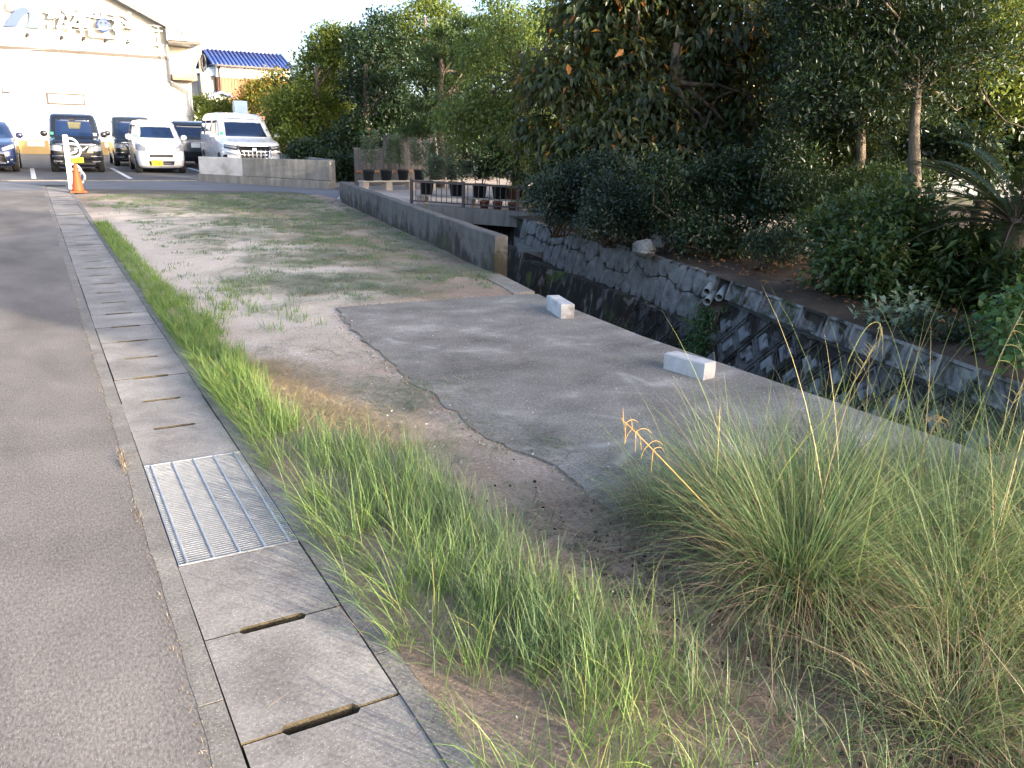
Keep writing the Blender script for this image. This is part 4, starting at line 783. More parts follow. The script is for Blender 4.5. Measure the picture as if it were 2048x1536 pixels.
# houses at the edge of the garden, seen through the leaves, and an unseen house added behind the camera to shade the plot
G1 = thing('garden_house', 'tan walled house behind the garden trees, glimpsed through the leaves', 'house', (23, 21, 0), 0.35)
MB().box(-4, 4, 0, 7, 0, 3.6).build('wall', 'tan_wall', G1); MB().add([(-4.7, -0.7, 3.5), (4.7, -0.7, 3.5), (3, 3.5, 5.4), (-3, 3.5, 5.4), (4.7, 7.7, 3.5), (-4.7, 7.7, 3.5)], [(0, 1, 2, 3), (3, 2, 4, 5), (1, 4, 2), (0, 3, 5), (0, 5, 4, 1)]).build('roof', 'roof_grey', G1)
wn = MB().box(-1, 1, -0.05, 0.0, 0.9, 2.3).build('window', 'frame_brown', G1); MB().box(-0.93, 0.93, -0.07, -0.04, 0.97, 2.23).build('pane', 'glass', wn)
G2 = thing('white_house', 'sunlit white house beyond the garden behind the cycad fronds', 'house', (27, 15.5, 0), -0.9)
MB().box(-4, 4, 0, 7, 0, 3.0).build('wall', 'plaster', G2); MB().add([(-4.7, -0.7, 2.95), (4.7, -0.7, 2.95), (3, 3.5, 4.9), (-3, 3.5, 4.9), (4.7, 7.7, 2.95), (-4.7, 7.7, 2.95)], [(0, 1, 2, 3), (3, 2, 4, 5), (1, 4, 2), (0, 3, 5), (0, 5, 4, 1)]).build('roof', 'roof_grey', G2)
wn = MB().box(0.5, 2.6, -0.05, 0.0, 0.6, 2.2).build('window', 'frame_brown', G2); MB().box(0.57, 2.53, -0.07, -0.04, 0.67, 2.13).build('pane', 'glass', wn)
pu = np.array((0.891, 0.454)); pv = np.array((-0.454, 0.891)); c = pu*7.3+pv*-13.5
G3 = thing('unseen_shade_house', 'unseen low house with hipped roof, added to cast shade on the plot', 'house', (c[0], c[1], 0), math.atan2(pu[1], pu[0]))
MB().box(-3.4, 3.4, -4, 4, 0, 4.1).build('wall', 'plaster', G3); MB().add([(-4.0, -4.6, 4.05), (4.0, -4.6, 4.05), (4.0, 4.6, 4.05), (-4.0, 4.6, 4.05), (-1.0, 0, 5.6), (1.0, 0, 5.6)], [(0, 1, 5, 4), (1, 2, 5), (2, 3, 4, 5), (3, 0, 4), (3, 2, 1, 0)]).build('roof', 'roof_grey', G3)

# ================================================================== CARS
def car(label, cat, loc, rz, W_, L_, sl, paintm, plate=None, wheel_r=0.28, wb=(0.55, 0.5), style=None, grp='cars parked in the lot', glassm='glass', text=None):
    """horizontal slices sl: (z, y_front, y_rear, half width); front faces -y"""
    t = thing('parked_car', label, cat, loc, rz, grp); zs = [s[0] for s in sl]; NN = 8.0
    def S(z): return [float(np.interp(z, zs, [s[k] for s in sl])) for k in (1, 2, 3)]
    def fr(u, z, off=0.0, rear=False):
        yf, yr, hw = S(z); yc, hy = (yf+yr)/2, (yr-yf)/2; q = hy*(1-min(abs(u), 0.999)**NN)**(1/NN); return (u*hw, yc+q+off if rear else yc-q-off, z)
    def sd_(y, z, side, off=0.0):
        yf, yr, hw = S(z); yc, hy = (yf+yr)/2, (yr-yf)/2; q = min(abs((y-yc)/hy), 0.999); return (side*(hw*(1-q**NN)**(1/NN)+off), y, z)
    levels = []
    for a, b2 in zip(zs[:-1], zs[1:]): levels += list(np.linspace(a, b2, 4)[:-1])
    levels.append(zs[-1]); k = 48; V = []
    for z in levels:
        yf, yr, hw = S(z); yc, hy = (yf+yr)/2, (yr-yf)/2
        for q in np.linspace(0, 2*math.pi, k, endpoint=False):
            cq, sq = math.cos(q), math.sin(q); V.append((hw*math.copysign(abs(cq)**(2/NN), cq), yc+hy*math.copysign(abs(sq)**(2/NN), sq), z))
    m_ = len(levels); MB().add(V, [(i*k+j, i*k+(j+1) % k, (i+1)*k+(j+1) % k, (i+1)*k+j) for i in range(m_-1) for j in range(k)]+[tuple(range(k-1, -1, -1)), tuple(range((m_-1)*k, m_*k))]).build('body', paintm, t, True)
    def patch(name, mat, corners, off=0.006, kind='f', parent=t, nu=8, nz=4, side=1):
        mp = (lambda a, b2, o_: fr(a, b2, o_)) if kind == 'f' else ((lambda a, b2, o_: fr(a, b2, o_, True)) if kind == 'r' else (lambda a, b2, o_: sd_(a, b2, side, o_)))
        G = []
        for j in range(nz+1):
            for i in range(nu+1):
                u, v_ = i/nu, j/nz; p = [(1-v_)*((1-u)*corners[0][d]+u*corners[1][d])+v_*((1-u)*corners[3][d]+u*corners[2][d]) for d in (0, 1)]; G.append(p)
        V = [mp(p[0], p[1], off) for p in G]+[mp(p[0], p[1], -0.012) for p in G]; n1 = nu+1; N2 = len(G)
        Fc = [(j*n1+i, j*n1+i+1, (j+1)*n1+i+1, (j+1)*n1+i) for j in range(nz) for i in range(nu)]
        rim_ = [i for i in range(n1)]+[j*n1+nu for j in range(1, nz+1)]+[nz*n1+i for i in range(nu-1, -1, -1)]+[j*n1 for j in range(nz-1, 0, -1)]
        Fc += [(rim_[q], rim_[(q+1) % len(rim_)], rim_[(q+1) % len(rim_)]+N2, rim_[q]+N2) for q in range(len(rim_))]
        return MB().add(V, Fc).build(name, mat, parent, True)
    for yw in (wb[0]+0.0, L_-wb[1]):
        for sx in (-1, 1):
            x = sx*(W_/2-0.09); wh = MB(); pr = []
            wh.tube([(x-0.095, yw, wheel_r), (x-0.08, yw, wheel_r), (x+0.08, yw, wheel_r), (x+0.095, yw, wheel_r)], [wheel_r*0.9, wheel_r, wheel_r, wheel_r*0.9], 24); wo = wh.build('wheel', 'tyre', t, True)
            MB().tube([(x+sx*0.09, yw, wheel_r), (x+sx*0.103, yw, wheel_r)], [wheel_r*0.68, wheel_r*0.6], 16).build('rim', 'rim', wo)
            ar = [sd_(yw+(wheel_r+0.06)*math.cos(q), max(wheel_r+(wheel_r+0.06)*math.sin(q), zs[0]+0.01), sx, 0.004) for q in np.linspace(0, 2*math.pi, 20, endpoint=False)]
            MB().add(ar, [tuple(range(20))]).build('wheel_arch', 'black_plastic', t)
    return t, patch, fr, sd_
def mirrors(t, W_, y, z, mat):
    for s in (-1, 1):
        mb = MB(); mb.lathe([(0.03, -0.09), (0.085, -0.06), (0.10, 0.0), (0.085, 0.06), (0.03, 0.085)], 10); o = mb.build('mirror', mat, t, True); o.location = (s*(W_/2+0.10), y, z); o.scale = (1, 0.6, 1.0)
        MB().box(-0.10, 0.0, -0.03, 0.03, -0.06, -0.02).build('mirror_arm', mat, o) if s > 0 else MB().box(0.0, 0.10, -0.03, 0.03, -0.06, -0.02).build('mirror_arm', mat, o)
def plate(t, fr, z, mat, txt, tm, small=None):
    y = fr(0, z, 0.02)[1]; p = MB().box(-0.165, 0.165, y-0.012, y, z-0.082, z+0.082).build('number_plate', mat, t)
    if txt:
        me = text_mesh(txt, 0.115, 0.001); me.materials.append(MAT[tm]); o = bpy.data.objects.new('plate_number', me); COL.objects.link(o); o.parent = p; o.location = (0, y-0.014, z-0.022); o.rotation_euler = (math.pi/2, 0, 0); o.scale = (1.15, 1, 1)
    return p
SMALL = 3.4
def keivan(label, loc, rz, paintm, custom=True, txt=None, cat='van'):
    W_ = 1.475
    sl = [(0.17, 0.14, 3.3, 0.66), (0.24, 0.05, 3.37, 0.71), (0.40, 0.0, 3.395, 0.735), (0.66, 0.0, 3.4, 0.737), (0.86, 0.035, 3.4, 0.737), (0.94, 0.10, 3.4, 0.735), (1.0, 0.36, 3.4, 0.73), (1.04, 0.62, 3.4, 0.725), (1.10, 0.68, 3.39, 0.72), (1.60, 0.98, 3.32, 0.66), (1.69, 1.08, 3.27, 0.635), (1.75, 1.30, 3.2, 0.59), (1.78, 1.7, 3.0, 0.48)]
    t, patch, fr, sd_ = car(label, cat, loc, rz, W_, 3.4, sl, paintm)
    patch('windscreen', 'glass', [(-0.93, 1.08), (0.93, 1.08), (0.91, 1.62), (-0.91, 1.62)], 0.006)
    for s in (-1, 1):
        for a, b2 in ((0.98, 1.62), (1.72, 2.5), (2.58, 3.15)): patch('side_window', 'glass', [(a+(0.0 if a > 1 else -0.14), 1.10), (b2, 1.10), (b2, 1.58), (a+(0.0 if a > 1 else 0.16), 1.58)], 0.005, 's', side=s)
        patch('headlight', 'lamp_clear', [(s*0.52, 0.80), (s*0.96, 0.84), (s*0.96, 0.66), (s*0.55, 0.64)], 0.012)
        patch('fog_lamp', 'lamp_clear', [(s*0.56, 0.36), (s*0.90, 0.36), (s*0.90, 0.325), (s*0.56, 0.32)], 0.014)
        patch('bumper_trim', 'chrome', [(s*0.5, 0.52), (s*0.92, 0.50), (s*0.92, 0.485), (s*0.5, 0.50)], 0.012)
        patch('door_handle', paintm, [(1.42, 0.98), (1.60, 0.98), (1.60, 1.01), (1.42, 1.01)], 0.03, 's', side=s)
    gr = patch('grille', 'black_plastic', [(-0.50, 0.80), (0.50, 0.80), (0.36, 0.60), (-0.36, 0.60)], 0.010)
    patch('chrome_bar', 'chrome', [(-0.96, 0.855), (0.96, 0.855), (0.96, 0.835), (-0.96, 0.835)], 0.016)
    for s in (-1, 1): patch('chrome_wing', 'chrome', [(s*0.52, 0.82), (s*0.44, 0.82), (s*0.16, 0.66), (s*0.22, 0.645)], 0.018, parent=gr)
    patch('emblem', 'chrome', [(-0.07, 0.75), (0.07, 0.75), (0.07, 0.68), (-0.07, 0.68)], 0.03, parent=gr)
    patch('lower_grille', 'black_plastic', [(-0.88, 0.40), (0.88, 0.40), (0.84, 0.25), (-0.84, 0.25)], 0.008)
    mirrors(t, W_, 0.95, 1.14, paintm); plate(t, fr, 0.38, 'plate_yellow', txt, 'print_black')
    return t, patch
t, patch = keivan('shiny black boxy kei van facing us, behind the white post and cone', (1.33, 29.35, 0.008), -0.03, 'black_paint')
patch('safety_sticker', 'sticker_green', [(-0.92, 1.11), (-0.80, 1.11), (-0.80, 1.19), (-0.92, 1.19)], 0.010); patch('paper_sticker', 'plate_white', [(0.74, 1.10), (0.88, 1.10), (0.88, 1.18), (0.74, 1.18)], 0.010)
patch('inner_mirror', 'print_black', [(-0.18, 1.60), (0.12, 1.60), (0.10, 1.53), (-0.14, 1.53)], 0.008); patch('view_through_cabin', 'cabin_view', [(-0.22, 1.50), (0.36, 1.50), (0.26, 1.30), (-0.18, 1.30)], 0.0065)
keivan('black boxy kei van parked behind the white compact car', (3.45, 33.6, 0.008), -0.02, 'dark_suv_paint')
# white compact
def compact():
    W_ = 1.475
    sl = [(0.17, 0.16, 3.28, 0.66), (0.24, 0.06, 3.36, 0.71), (0.42, 0.0, 3.395, 0.735), (0.62, 0.02, 3.4, 0.737), (0.80, 0.07, 3.4, 0.737), (0.90, 0.17, 3.4, 0.735), (1.0, 0.50, 3.4, 0.73), (1.05, 0.72, 3.39, 0.725), (1.10, 0.80, 3.38, 0.72), (1.46, 1.25, 3.25, 0.635), (1.55, 1.42, 3.17, 0.60), (1.60, 1.65, 3.05, 0.54), (1.63, 2.0, 2.8, 0.42)]
    t, patch, fr, sd_ = car('white compact kei car with yellow number plate in the middle of the car park', 'car', (3.70, 29.0, 0.008), -0.03, W_, 3.4, sl, 'white_paint')
    patch('windscreen', 'glass', [(-0.92, 1.08), (0.92, 1.08), (0.90, 1.50), (-0.90, 1.50)], 0.006)
    for s in (-1, 1):
        for a, b2 in ((1.10, 1.80), (1.90, 2.75)): patch('side_window', 'glass', [(a-0.1 if a < 1.5 else a, 1.09), (b2, 1.09), (b2, 1.46), (a+0.22 if a < 1.5 else a, 1.46)], 0.005, 's', side=s)
        patch('headlight', 'lamp_clear', [(s*0.60, 0.80), (s*0.97, 0.96), (s*0.97, 0.70), (s*0.64, 0.68)], 0.012)
        patch('door_handle', 'white_paint', [(1.6, 0.95), (1.78, 0.95), (1.78, 0.98), (1.6, 0.98)], 0.03, 's', side=s)
    for z in (0.79, 0.74, 0.69): patch('grille_bar', 'chrome', [(-0.55, z), (0.55, z), (0.52, z-0.018), (-0.52, z-0.018)], 0.014)
    patch('emblem', 'chrome', [(-0.07, 0.78), (0.07, 0.78), (0.07, 0.68), (-0.07, 0.68)], 0.028)
    patch('upper_intake', 'black_plastic', [(-0.48, 0.585), (0.48, 0.585), (0.46, 0.50), (-0.46, 0.50)], 0.008)
    li = patch('lower_intake', 'black_plastic', [(-0.52, 0.385), (0.52, 0.385), (0.50, 0.27), (-0.50, 0.27)], 0.008); patch('intake_bar', 'chrome', [(-0.5, 0.335), (0.5, 0.335), (0.5, 0.32), (-0.5, 0.32)], 0.014, parent=li)
    mirrors(t, W_, 1.02, 1.10, 'white_paint'); p = plate(t, fr, 0.33, 'plate_yellow', '26-82', 'print_black'); p.location.x = -0.14
    patch('safety_sticker', 'sticker_green', [(-0.9, 1.1), (-0.80, 1.1), (-0.80, 1.16), (-0.9, 1.16)], 0.010)
compact()
def minivan():
    W_ = 1.85
    sl = [(0.18, 0.25, 4.75, 0.84), (0.26, 0.10, 4.88, 0.89), (0.45, 0.0, 4.93, 0.92), (0.75, 0.02, 4.95, 0.925), (0.95, 0.06, 4.95, 0.925), (1.04, 0.22, 4.95, 0.92), (1.12, 0.75, 4.94, 0.915), (1.17, 0.98, 4.93, 0.91), (1.23, 1.08, 4.92, 0.90), (1.70, 1.72, 4.80, 0.81), (1.82, 1.98, 4.72, 0.77), (1.90, 2.3, 4.6, 0.70), (1.94, 2.8, 4.3, 0.55)]
    t, patch, fr, sd_ = car('large white minivan with tall chrome grille parked behind the grey boundary wall', 'minivan', (6.18, 27.1, 0.008), -0.02, W_, 4.95, sl, 'white_paint', wheel_r=0.34, wb=(0.9, 1.05))
    patch('windscreen', 'glass', [(-0.93, 1.21), (0.93, 1.21), (0.90, 1.76), (-0.90, 1.76)], 0.006)
    for s in (-1, 1):
        for a, b2 in ((1.45, 2.3), (2.42, 3.5), (3.6, 4.6)): patch('side_window', 'glass', [(a-0.15 if a < 2 else a, 1.24), (b2, 1.24), (b2, 1.68), (a+0.38 if a < 2 else a, 1.68)], 0.005, 's', side=s)
        hl = patch('headlight', 'black_plastic', [(s*0.50, 0.93), (s*0.98, 0.98), (s*0.98, 0.87), (s*0.56, 0.80)], 0.012); patch('light_bar', 'lamp_clear', [(s*0.54, 0.915), (s*0.97, 0.96), (s*0.97, 0.91), (s*0.58, 0.86)], 0.016, parent=hl)
        patch('chrome_trim', 'chrome', [(s*0.52, 0.79), (s*0.97, 0.855), (s*0.97, 0.835), (s*0.53, 0.765)], 0.016)
        patch('bumper_wing', 'white_paint', [(s*0.56, 0.70), (s*0.86, 0.72), (s*0.86, 0.30), (s*0.48, 0.30)], 0.05)
        fg = patch('fog_lamp', 'black_plastic', [(s*0.88, 0.68), (s*0.96, 0.66), (s*0.965, 0.36), (s*0.87, 0.36)], 0.012)
        patch('fog_trim', 'chrome', [(s*0.50, 0.735), (s*0.97, 0.75), (s*0.97, 0.73), (s*0.52, 0.71)], 0.055)
        patch('door_handle', 'chrome', [(2.1, 1.06), (2.3, 1.06), (2.3, 1.09), (2.1, 1.09)], 0.03, 's', side=s)
    gr = patch('grille', 'black_plastic', [(-0.53, 0.93), (0.53, 0.93), (0.44, 0.36), (-0.44, 0.36)], 0.010)
    for k in range(8):
        u = (k-3.5)/3.5; patch('grille_bar', 'chrome', [(u*0.52-0.014, 0.925), (u*0.52+0.014, 0.925), (u*0.42+0.010, 0.38), (u*0.42-0.010, 0.38)], 0.028, parent=gr, nu=2)
    for z in (0.78, 0.68, 0.58, 0.50): patch('grille_slat', 'chrome', [(-0.49, z+0.012), (0.49, z+0.012), (0.48, z-0.012), (-0.48, z-0.012)], 0.02, parent=gr)
    patch('emblem', 'chrome', [(-0.07, 0.90), (0.07, 0.90), (0.06, 0.78), (-0.06, 0.78)], 0.045, parent=gr)
    patch('chrome_bar', 'chrome', [(-0.55, 0.955), (0.55, 0.955), (0.55, 0.935), (-0.55, 0.935)], 0.02)
    mirrors(t, W_, 1.35, 1.24, 'white_paint'); plate(t, fr, 0.44, 'plate_white', None, 'print_green')
    patch('safety_sticker', 'sticker_green', [(-0.88, 1.25), (-0.78, 1.25), (-0.78, 1.33), (-0.88, 1.33)], 0.010)
minivan()
def hatch():
    W_ = 1.70
    sl = [(0.17, 0.22, 3.8, 0.76), (0.25, 0.08, 3.92, 0.81), (0.45, 0.0, 3.97, 0.845), (0.62, 0.03, 4.0, 0.85), (0.76, 0.12, 4.0, 0.85), (0.86, 0.40, 4.0, 0.845), (0.94, 0.80, 3.98, 0.84), (0.98, 1.02, 3.97, 0.83), (1.03, 1.12, 3.95, 0.82), (1.34, 1.75, 3.7, 0.68), (1.43, 2.05, 3.55, 0.63), (1.48, 2.4, 3.3, 0.54), (1.50, 2.7, 3.0, 0.4)]
    t, patch, fr, sd_ = car('dark navy hatchback with chrome lower grille at the left edge', 'car', (-1.12, 29.2, 0.008), -0.02, W_, 4.0, sl, 'navy_paint', wheel_r=0.30, wb=(0.8, 0.75))
    patch('windscreen', 'glass', [(-0.92, 1.01), (0.92, 1.01), (0.88, 1.38), (-0.88, 1.38)], 0.006)
    for s in (-1, 1):
        for a, b2 in ((1.5, 2.4), (2.5, 3.4)): patch('side_window', 'glass', [(a-0.1 if a < 2 else a, 1.02), (b2, 1.02), (b2-0.1, 1.34), (a+0.4 if a < 2 else a, 1.34)], 0.005, 's', side=s)
        patch('headlight', 'lamp_clear', [(s*0.56, 0.70), (s*0.97, 0.84), (s*0.98, 0.72), (s*0.60, 0.62)], 0.012)
        patch('fog_lamp', 'lamp_clear', [(s*0.80, 0.40), (s*0.88, 0.40), (s*0.88, 0.36), (s*0.80, 0.36)], 0.012)
        patch('grille_trim', 'chrome', [(s*0.60, 0.54), (s*0.63, 0.54), (s*0.76, 0.30), (s*0.72, 0.28)], 0.02); patch('grille_trim', 'chrome', [(0.0, 0.30), (s*0.72, 0.30), (s*0.74, 0.275), (0.0, 0.275)], 0.02)
    patch('grille', 'black_plastic', [(-0.60, 0.54), (0.60, 0.54), (0.72, 0.29), (-0.72, 0.29)], 0.010)
    mirrors(t, W_, 1.45, 1.06, 'navy_paint'); plate(t, fr, 0.46, 'plate_white', None, 'print_green')
hatch()
def suv():
    W_ = 1.80
    sl = [(0.22, 0.2, 4.35, 0.80), (0.32, 0.08, 4.45, 0.86), (0.55, 0.0, 4.5, 0.90), (0.80, 0.03, 4.5, 0.90), (1.0, 0.08, 4.45, 0.895), (1.06, 0.14, 4.0, 0.88), (1.10, 0.18, 3.4, 0.87), (1.50, 0.55, 2.7, 0.72), (1.60, 0.70, 2.45, 0.66), (1.66, 1.0, 2.2, 0.55)]
    t, patch, fr, sd_ = car('dark sport utility car seen from behind with red tail lamp, beside the white minivan', 'car', (5.45, 33.2, 0.008), 0.05, W_, 4.5, sl, 'dark_suv_paint', wheel_r=0.35, wb=(0.85, 0.9))
    patch('rear_window', 'glass', [(-0.88, 1.12), (0.88, 1.12), (0.84, 1.50), (-0.84, 1.50)], 0.006)
    for s in (-1, 1):
        for a, b2 in ((0.75, 1.6), (1.7, 2.7)): patch('side_window', 'glass', [(a, 1.10), (b2, 1.10), (b2-0.2, 1.5), (a+0.1, 1.5)], 0.005, 's', side=s)
        patch('tail_lamp', 'lamp_red', [(s*0.62, 1.04), (s*0.97, 1.06), (s*0.97, 0.90), (s*0.66, 0.92)], 0.012); patch('bumper_lamp', 'lamp_red', [(s*0.75, 0.5), (s*0.92, 0.5), (s*0.92, 0.47), (s*0.75, 0.47)], 0.012)
    patch('rear_trim', 'chrome', [(-0.6, 0.92), (0.6, 0.92), (0.6, 0.90), (-0.6, 0.90)], 0.012); mirrors(t, W_, 2.6, 1.12, 'dark_suv_paint'); plate(t, fr, 0.8, 'plate_white', None, 'print_green')
suv()

# ================================================================== CONE AND POST
p = gp(157, 386); C1 = thing('traffic_cone', 'faded orange traffic cone standing at the end of the drain', 'cone', (p[0], p[1], 0.02))
MB().cbox(-0.19, 0.19, -0.19, 0.19, 0, 0.035, 0.01).build('base', 'cone_orange', C1); MB().lathe([(0.15, 0.035), (0.135, 0.06), (0.035, 0.70), (0.028, 0.71), (0.02, 0.71)], 20).build('cone_body', 'cone_orange', C1, True)
p = gp(143, 378); C1.scale = (0.88, 0.88, 0.88); Q = thing('hoop_post', 'white steel post with four white hoops behind the orange cone', 'post', (p[0], p[1], 0.0), 0.0)
MB().cbox(-0.055, 0.055, -0.03, 0.03, 0, 1.22, 0.01).build('post', 'white_steel', Q)
for zc, r_, dx in ((0.98, 0.17, 0.06), (0.88, 0.15, 0.12), (0.40, 0.17, 0.06), (0.28, 0.17, 0.12)):
    pts = [(dx+r_*1.1*math.cos(q), -0.01-0.10*(dx > 0.1), zc+r_*math.sin(q)) for q in np.linspace(-math.pi*0.52, math.pi*0.52, 14)]
    pts = [(0.0, pts[0][1], pts[0][2])]+pts+[(0.0, pts[-1][1], pts[-1][2])]; MB().tube(pts, 0.024, 8).build('hoop', 'white_steel', Q, True)

# ================================================================== TREES AND SHRUBS
def B(d, *pts): return [(dp(x, y, d+(random.uniform(-0.5, 0.5) if len(pts) > 2 else 0)), r if hasattr(r, '__len__') else (r, r, r*0.85)) for x, y, r in pts]
def base_at(px, d): p = dp(px, 300, d); return (float(p[0]), float(p[1]), 0.0)
GA = 'trees behind the car park'; GB = 'trees in the garden'; GC = 'shrubs in the garden'
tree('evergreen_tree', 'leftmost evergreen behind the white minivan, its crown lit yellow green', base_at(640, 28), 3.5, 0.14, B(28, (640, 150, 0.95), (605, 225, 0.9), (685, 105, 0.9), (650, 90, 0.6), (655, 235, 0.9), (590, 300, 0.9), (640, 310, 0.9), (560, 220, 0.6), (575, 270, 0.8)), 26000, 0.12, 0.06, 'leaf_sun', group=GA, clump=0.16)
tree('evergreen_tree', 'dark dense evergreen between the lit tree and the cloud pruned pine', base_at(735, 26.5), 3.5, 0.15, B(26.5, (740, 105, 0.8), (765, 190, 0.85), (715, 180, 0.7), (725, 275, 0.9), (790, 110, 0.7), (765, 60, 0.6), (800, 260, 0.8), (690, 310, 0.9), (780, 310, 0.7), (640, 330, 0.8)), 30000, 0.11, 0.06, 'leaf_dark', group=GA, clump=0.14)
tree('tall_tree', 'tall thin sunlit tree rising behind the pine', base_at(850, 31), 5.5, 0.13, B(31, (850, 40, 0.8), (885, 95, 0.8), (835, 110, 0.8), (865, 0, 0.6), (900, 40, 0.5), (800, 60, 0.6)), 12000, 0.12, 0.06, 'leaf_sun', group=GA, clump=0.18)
tree('cloud_pruned_pine', 'pine with flat cloud pruned pads of needles behind the court', base_at(880, 23), 3.8, 0.13,
     [(dp(x, y, 23+random.uniform(-0.4, 0.4)), (r, r*0.9, 0.20)) for x, y, r in ((945, 55, 0.75), (930, 90, 0.6), (885, 112, 0.85), (960, 88, 0.6), (905, 132, 0.7), (850, 155, 0.6), (860, 215, 0.8), (905, 170, 0.7), (865, 255, 0.75), (950, 140, 0.6), (830, 270, 0.5), (880, 75, 0.5), (990, 110, 0.5), (920, 220, 0.5))],
     30000, 0.10, 0.026, 'leaf_mid', group=GA, up=0.8, clump=0.07, per=30, shell=0.2)
tree('deciduous_tree', 'slender tree with pale yellow green hanging leaves over the potted plants', base_at(1035, 17), 3.2, 0.10, B(17, (965, 130, 0.6), (1020, 85, 0.6), (1065, 160, 0.6), (960, 215, 0.6), (1010, 250, 0.65), (930, 265, 0.5), (1065, 265, 0.6), (1090, 60, 0.6), (1005, 20, 0.5), (1040, 210, 0.5), (1085, 320, 0.5), (1020, 320, 0.5), (900, 240, 0.3), (880, 205, 0.25)), 19000, 0.085, 0.045, 'leaf_pale', droop=0.8, group=GB, clump=0.14, per=14, shell=0.3)
tree('persimmon_tree', 'broad tree with large drooping dark leaves and a few orange ones in the middle', base_at(1335, 13.6), 3.0, 0.16, B(13.6, (1120, 180, 0.7), (1180, 60, 0.75), (1250, 145, 0.7), (1330, 50, 0.75), (1300, 230, 0.65), (1400, 130, 0.7), (1480, 60, 0.7), (1425, 245, 0.65), (1520, 175, 0.7), (1230, 290, 0.6), (1360, 310, 0.5), (1160, 310, 0.65), (1500, 275, 0.6), (1560, 70, 0.6), (1120, 370, 0.55), (1420, -30, 0.8), (1250, -30, 0.8), (1550, 330, 0.4), (1070, 270, 0.4), (1150, 380, 0.45), (1210, 365, 0.4), (1290, 360, 0.35), (1430, 330, 0.4)), 25000, 0.16, 0.066, 'leaf_droop', droop=1.1, group=GB, clump=0.13, per=12, shell=0.35, fold=0.22, spread=0.5)
tree('camphor_tree', 'dense dark evergreen with a sunlit bare trunk at the right', base_at(1835, 10), 2.2, 0.115, B(10.3, (1650, 95, 0.6), (1960, 120, 0.4), (1750, 45, 0.6), (1850, 110, 0.55), (1700, 185, 0.55), (1800, 180, 0.5), (1625, 200, 0.45), (1900, 60, 0.55), (1740, -50, 0.7), (1650, -40, 0.6), (1860, -40, 0.7), (1880, 190, 0.4), (1760, 120, 0.6)), 48000, 0.07, 0.028, 'leaf_dark', 'bark_pale', group=GB, up=0.25, clump=0.10, per=26, shell=0.4, lean=(-0.05, 0.1), limbs=(5,), lr=0.16)
tree('camphor_tree', 'second dark evergreen just left of the sunlit bare trunk, its own trunk thinner', base_at(1715, 12), 2.2, 0.10, B(12.2, (1690, 140, 0.6), (1640, 235, 0.5), (1720, 235, 0.5), (1600, 130, 0.5), (1780, 230, 0.4), (1610, 40, 0.6), (1590, 280, 0.35)), 24000, 0.075, 0.03, 'leaf_dark', 'bark_pale', group=GB, up=0.2, clump=0.11, per=24, shell=0.4, limbs=(5,), lr=0.16)
tree('open_tree', 'loose leaved tree at the top right corner with sky showing through', base_at(2110, 14), 3.8, 0.09, B(14, (1960, 50, 0.6), (2030, 120, 0.6), (2050, 20, 0.7), (1985, 160, 0.4), (2070, 210, 0.6), (1930, 130, 0.35), (1990, -60, 0.8)), 9000, 0.085, 0.04, 'leaf_sun', group=GB, clump=0.14, per=14, shell=0.3)
# darker trees deep in the garden
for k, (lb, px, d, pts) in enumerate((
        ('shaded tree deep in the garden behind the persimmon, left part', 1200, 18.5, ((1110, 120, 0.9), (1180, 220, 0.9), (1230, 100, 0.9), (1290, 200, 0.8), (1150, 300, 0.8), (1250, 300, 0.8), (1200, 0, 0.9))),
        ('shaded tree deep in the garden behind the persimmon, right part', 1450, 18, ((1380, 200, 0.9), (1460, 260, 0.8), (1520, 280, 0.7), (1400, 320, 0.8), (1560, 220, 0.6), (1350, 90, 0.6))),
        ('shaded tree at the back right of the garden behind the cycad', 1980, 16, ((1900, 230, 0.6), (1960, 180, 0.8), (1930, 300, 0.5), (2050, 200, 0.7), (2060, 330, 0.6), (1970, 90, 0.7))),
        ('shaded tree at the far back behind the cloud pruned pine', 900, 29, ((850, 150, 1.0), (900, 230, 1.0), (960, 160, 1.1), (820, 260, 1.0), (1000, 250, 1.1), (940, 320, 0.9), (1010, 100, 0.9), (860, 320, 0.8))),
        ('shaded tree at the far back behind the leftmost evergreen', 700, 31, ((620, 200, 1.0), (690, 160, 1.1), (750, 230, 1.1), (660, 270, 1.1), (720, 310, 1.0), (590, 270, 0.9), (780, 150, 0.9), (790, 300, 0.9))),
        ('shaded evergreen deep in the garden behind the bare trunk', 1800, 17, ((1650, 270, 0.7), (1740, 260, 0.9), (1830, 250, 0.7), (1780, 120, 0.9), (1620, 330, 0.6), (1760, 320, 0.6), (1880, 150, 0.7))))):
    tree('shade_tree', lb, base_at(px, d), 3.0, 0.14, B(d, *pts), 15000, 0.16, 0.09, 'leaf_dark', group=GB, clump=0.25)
def shrub(name, label, px, d, pts, n_, L, Wd, leaf, stems=5, **kw):
    b0 = np.array(base_at(px, d)); t = thing(name, label, 'shrub', tuple(b0), 0, GC); bl = [(np.array(c)-b0, r) for c, r in B(d, *pts)]; mb = MB()
    for c, r in bl:
        for _ in range(2): mb.tube(wobble((rng.normal(0, 0.06), rng.normal(0, 0.06), -0.02), c+rng.normal(0, 0.3, 3)*np.array(r), 5, 0.08), [0.022, 0.018, 0.014, 0.009, 0.004], 5)
    mb.build('stems', 'bark', t, True); foliage('foliage', bl, n_, L, Wd, leaf, t, **kw); return t
shrub('hedge_shrub', 'dark blue green clipped shrub at the bridge end above the stone wall', 1120, 12.7, ((1100, 395, 0.36), (1140, 370, 0.36), (1170, 420, 0.36), (1125, 430, 0.28), (1185, 375, 0.33)), 17000, 0.05, 0.024, 'leaf_bluish', clump=0.07)
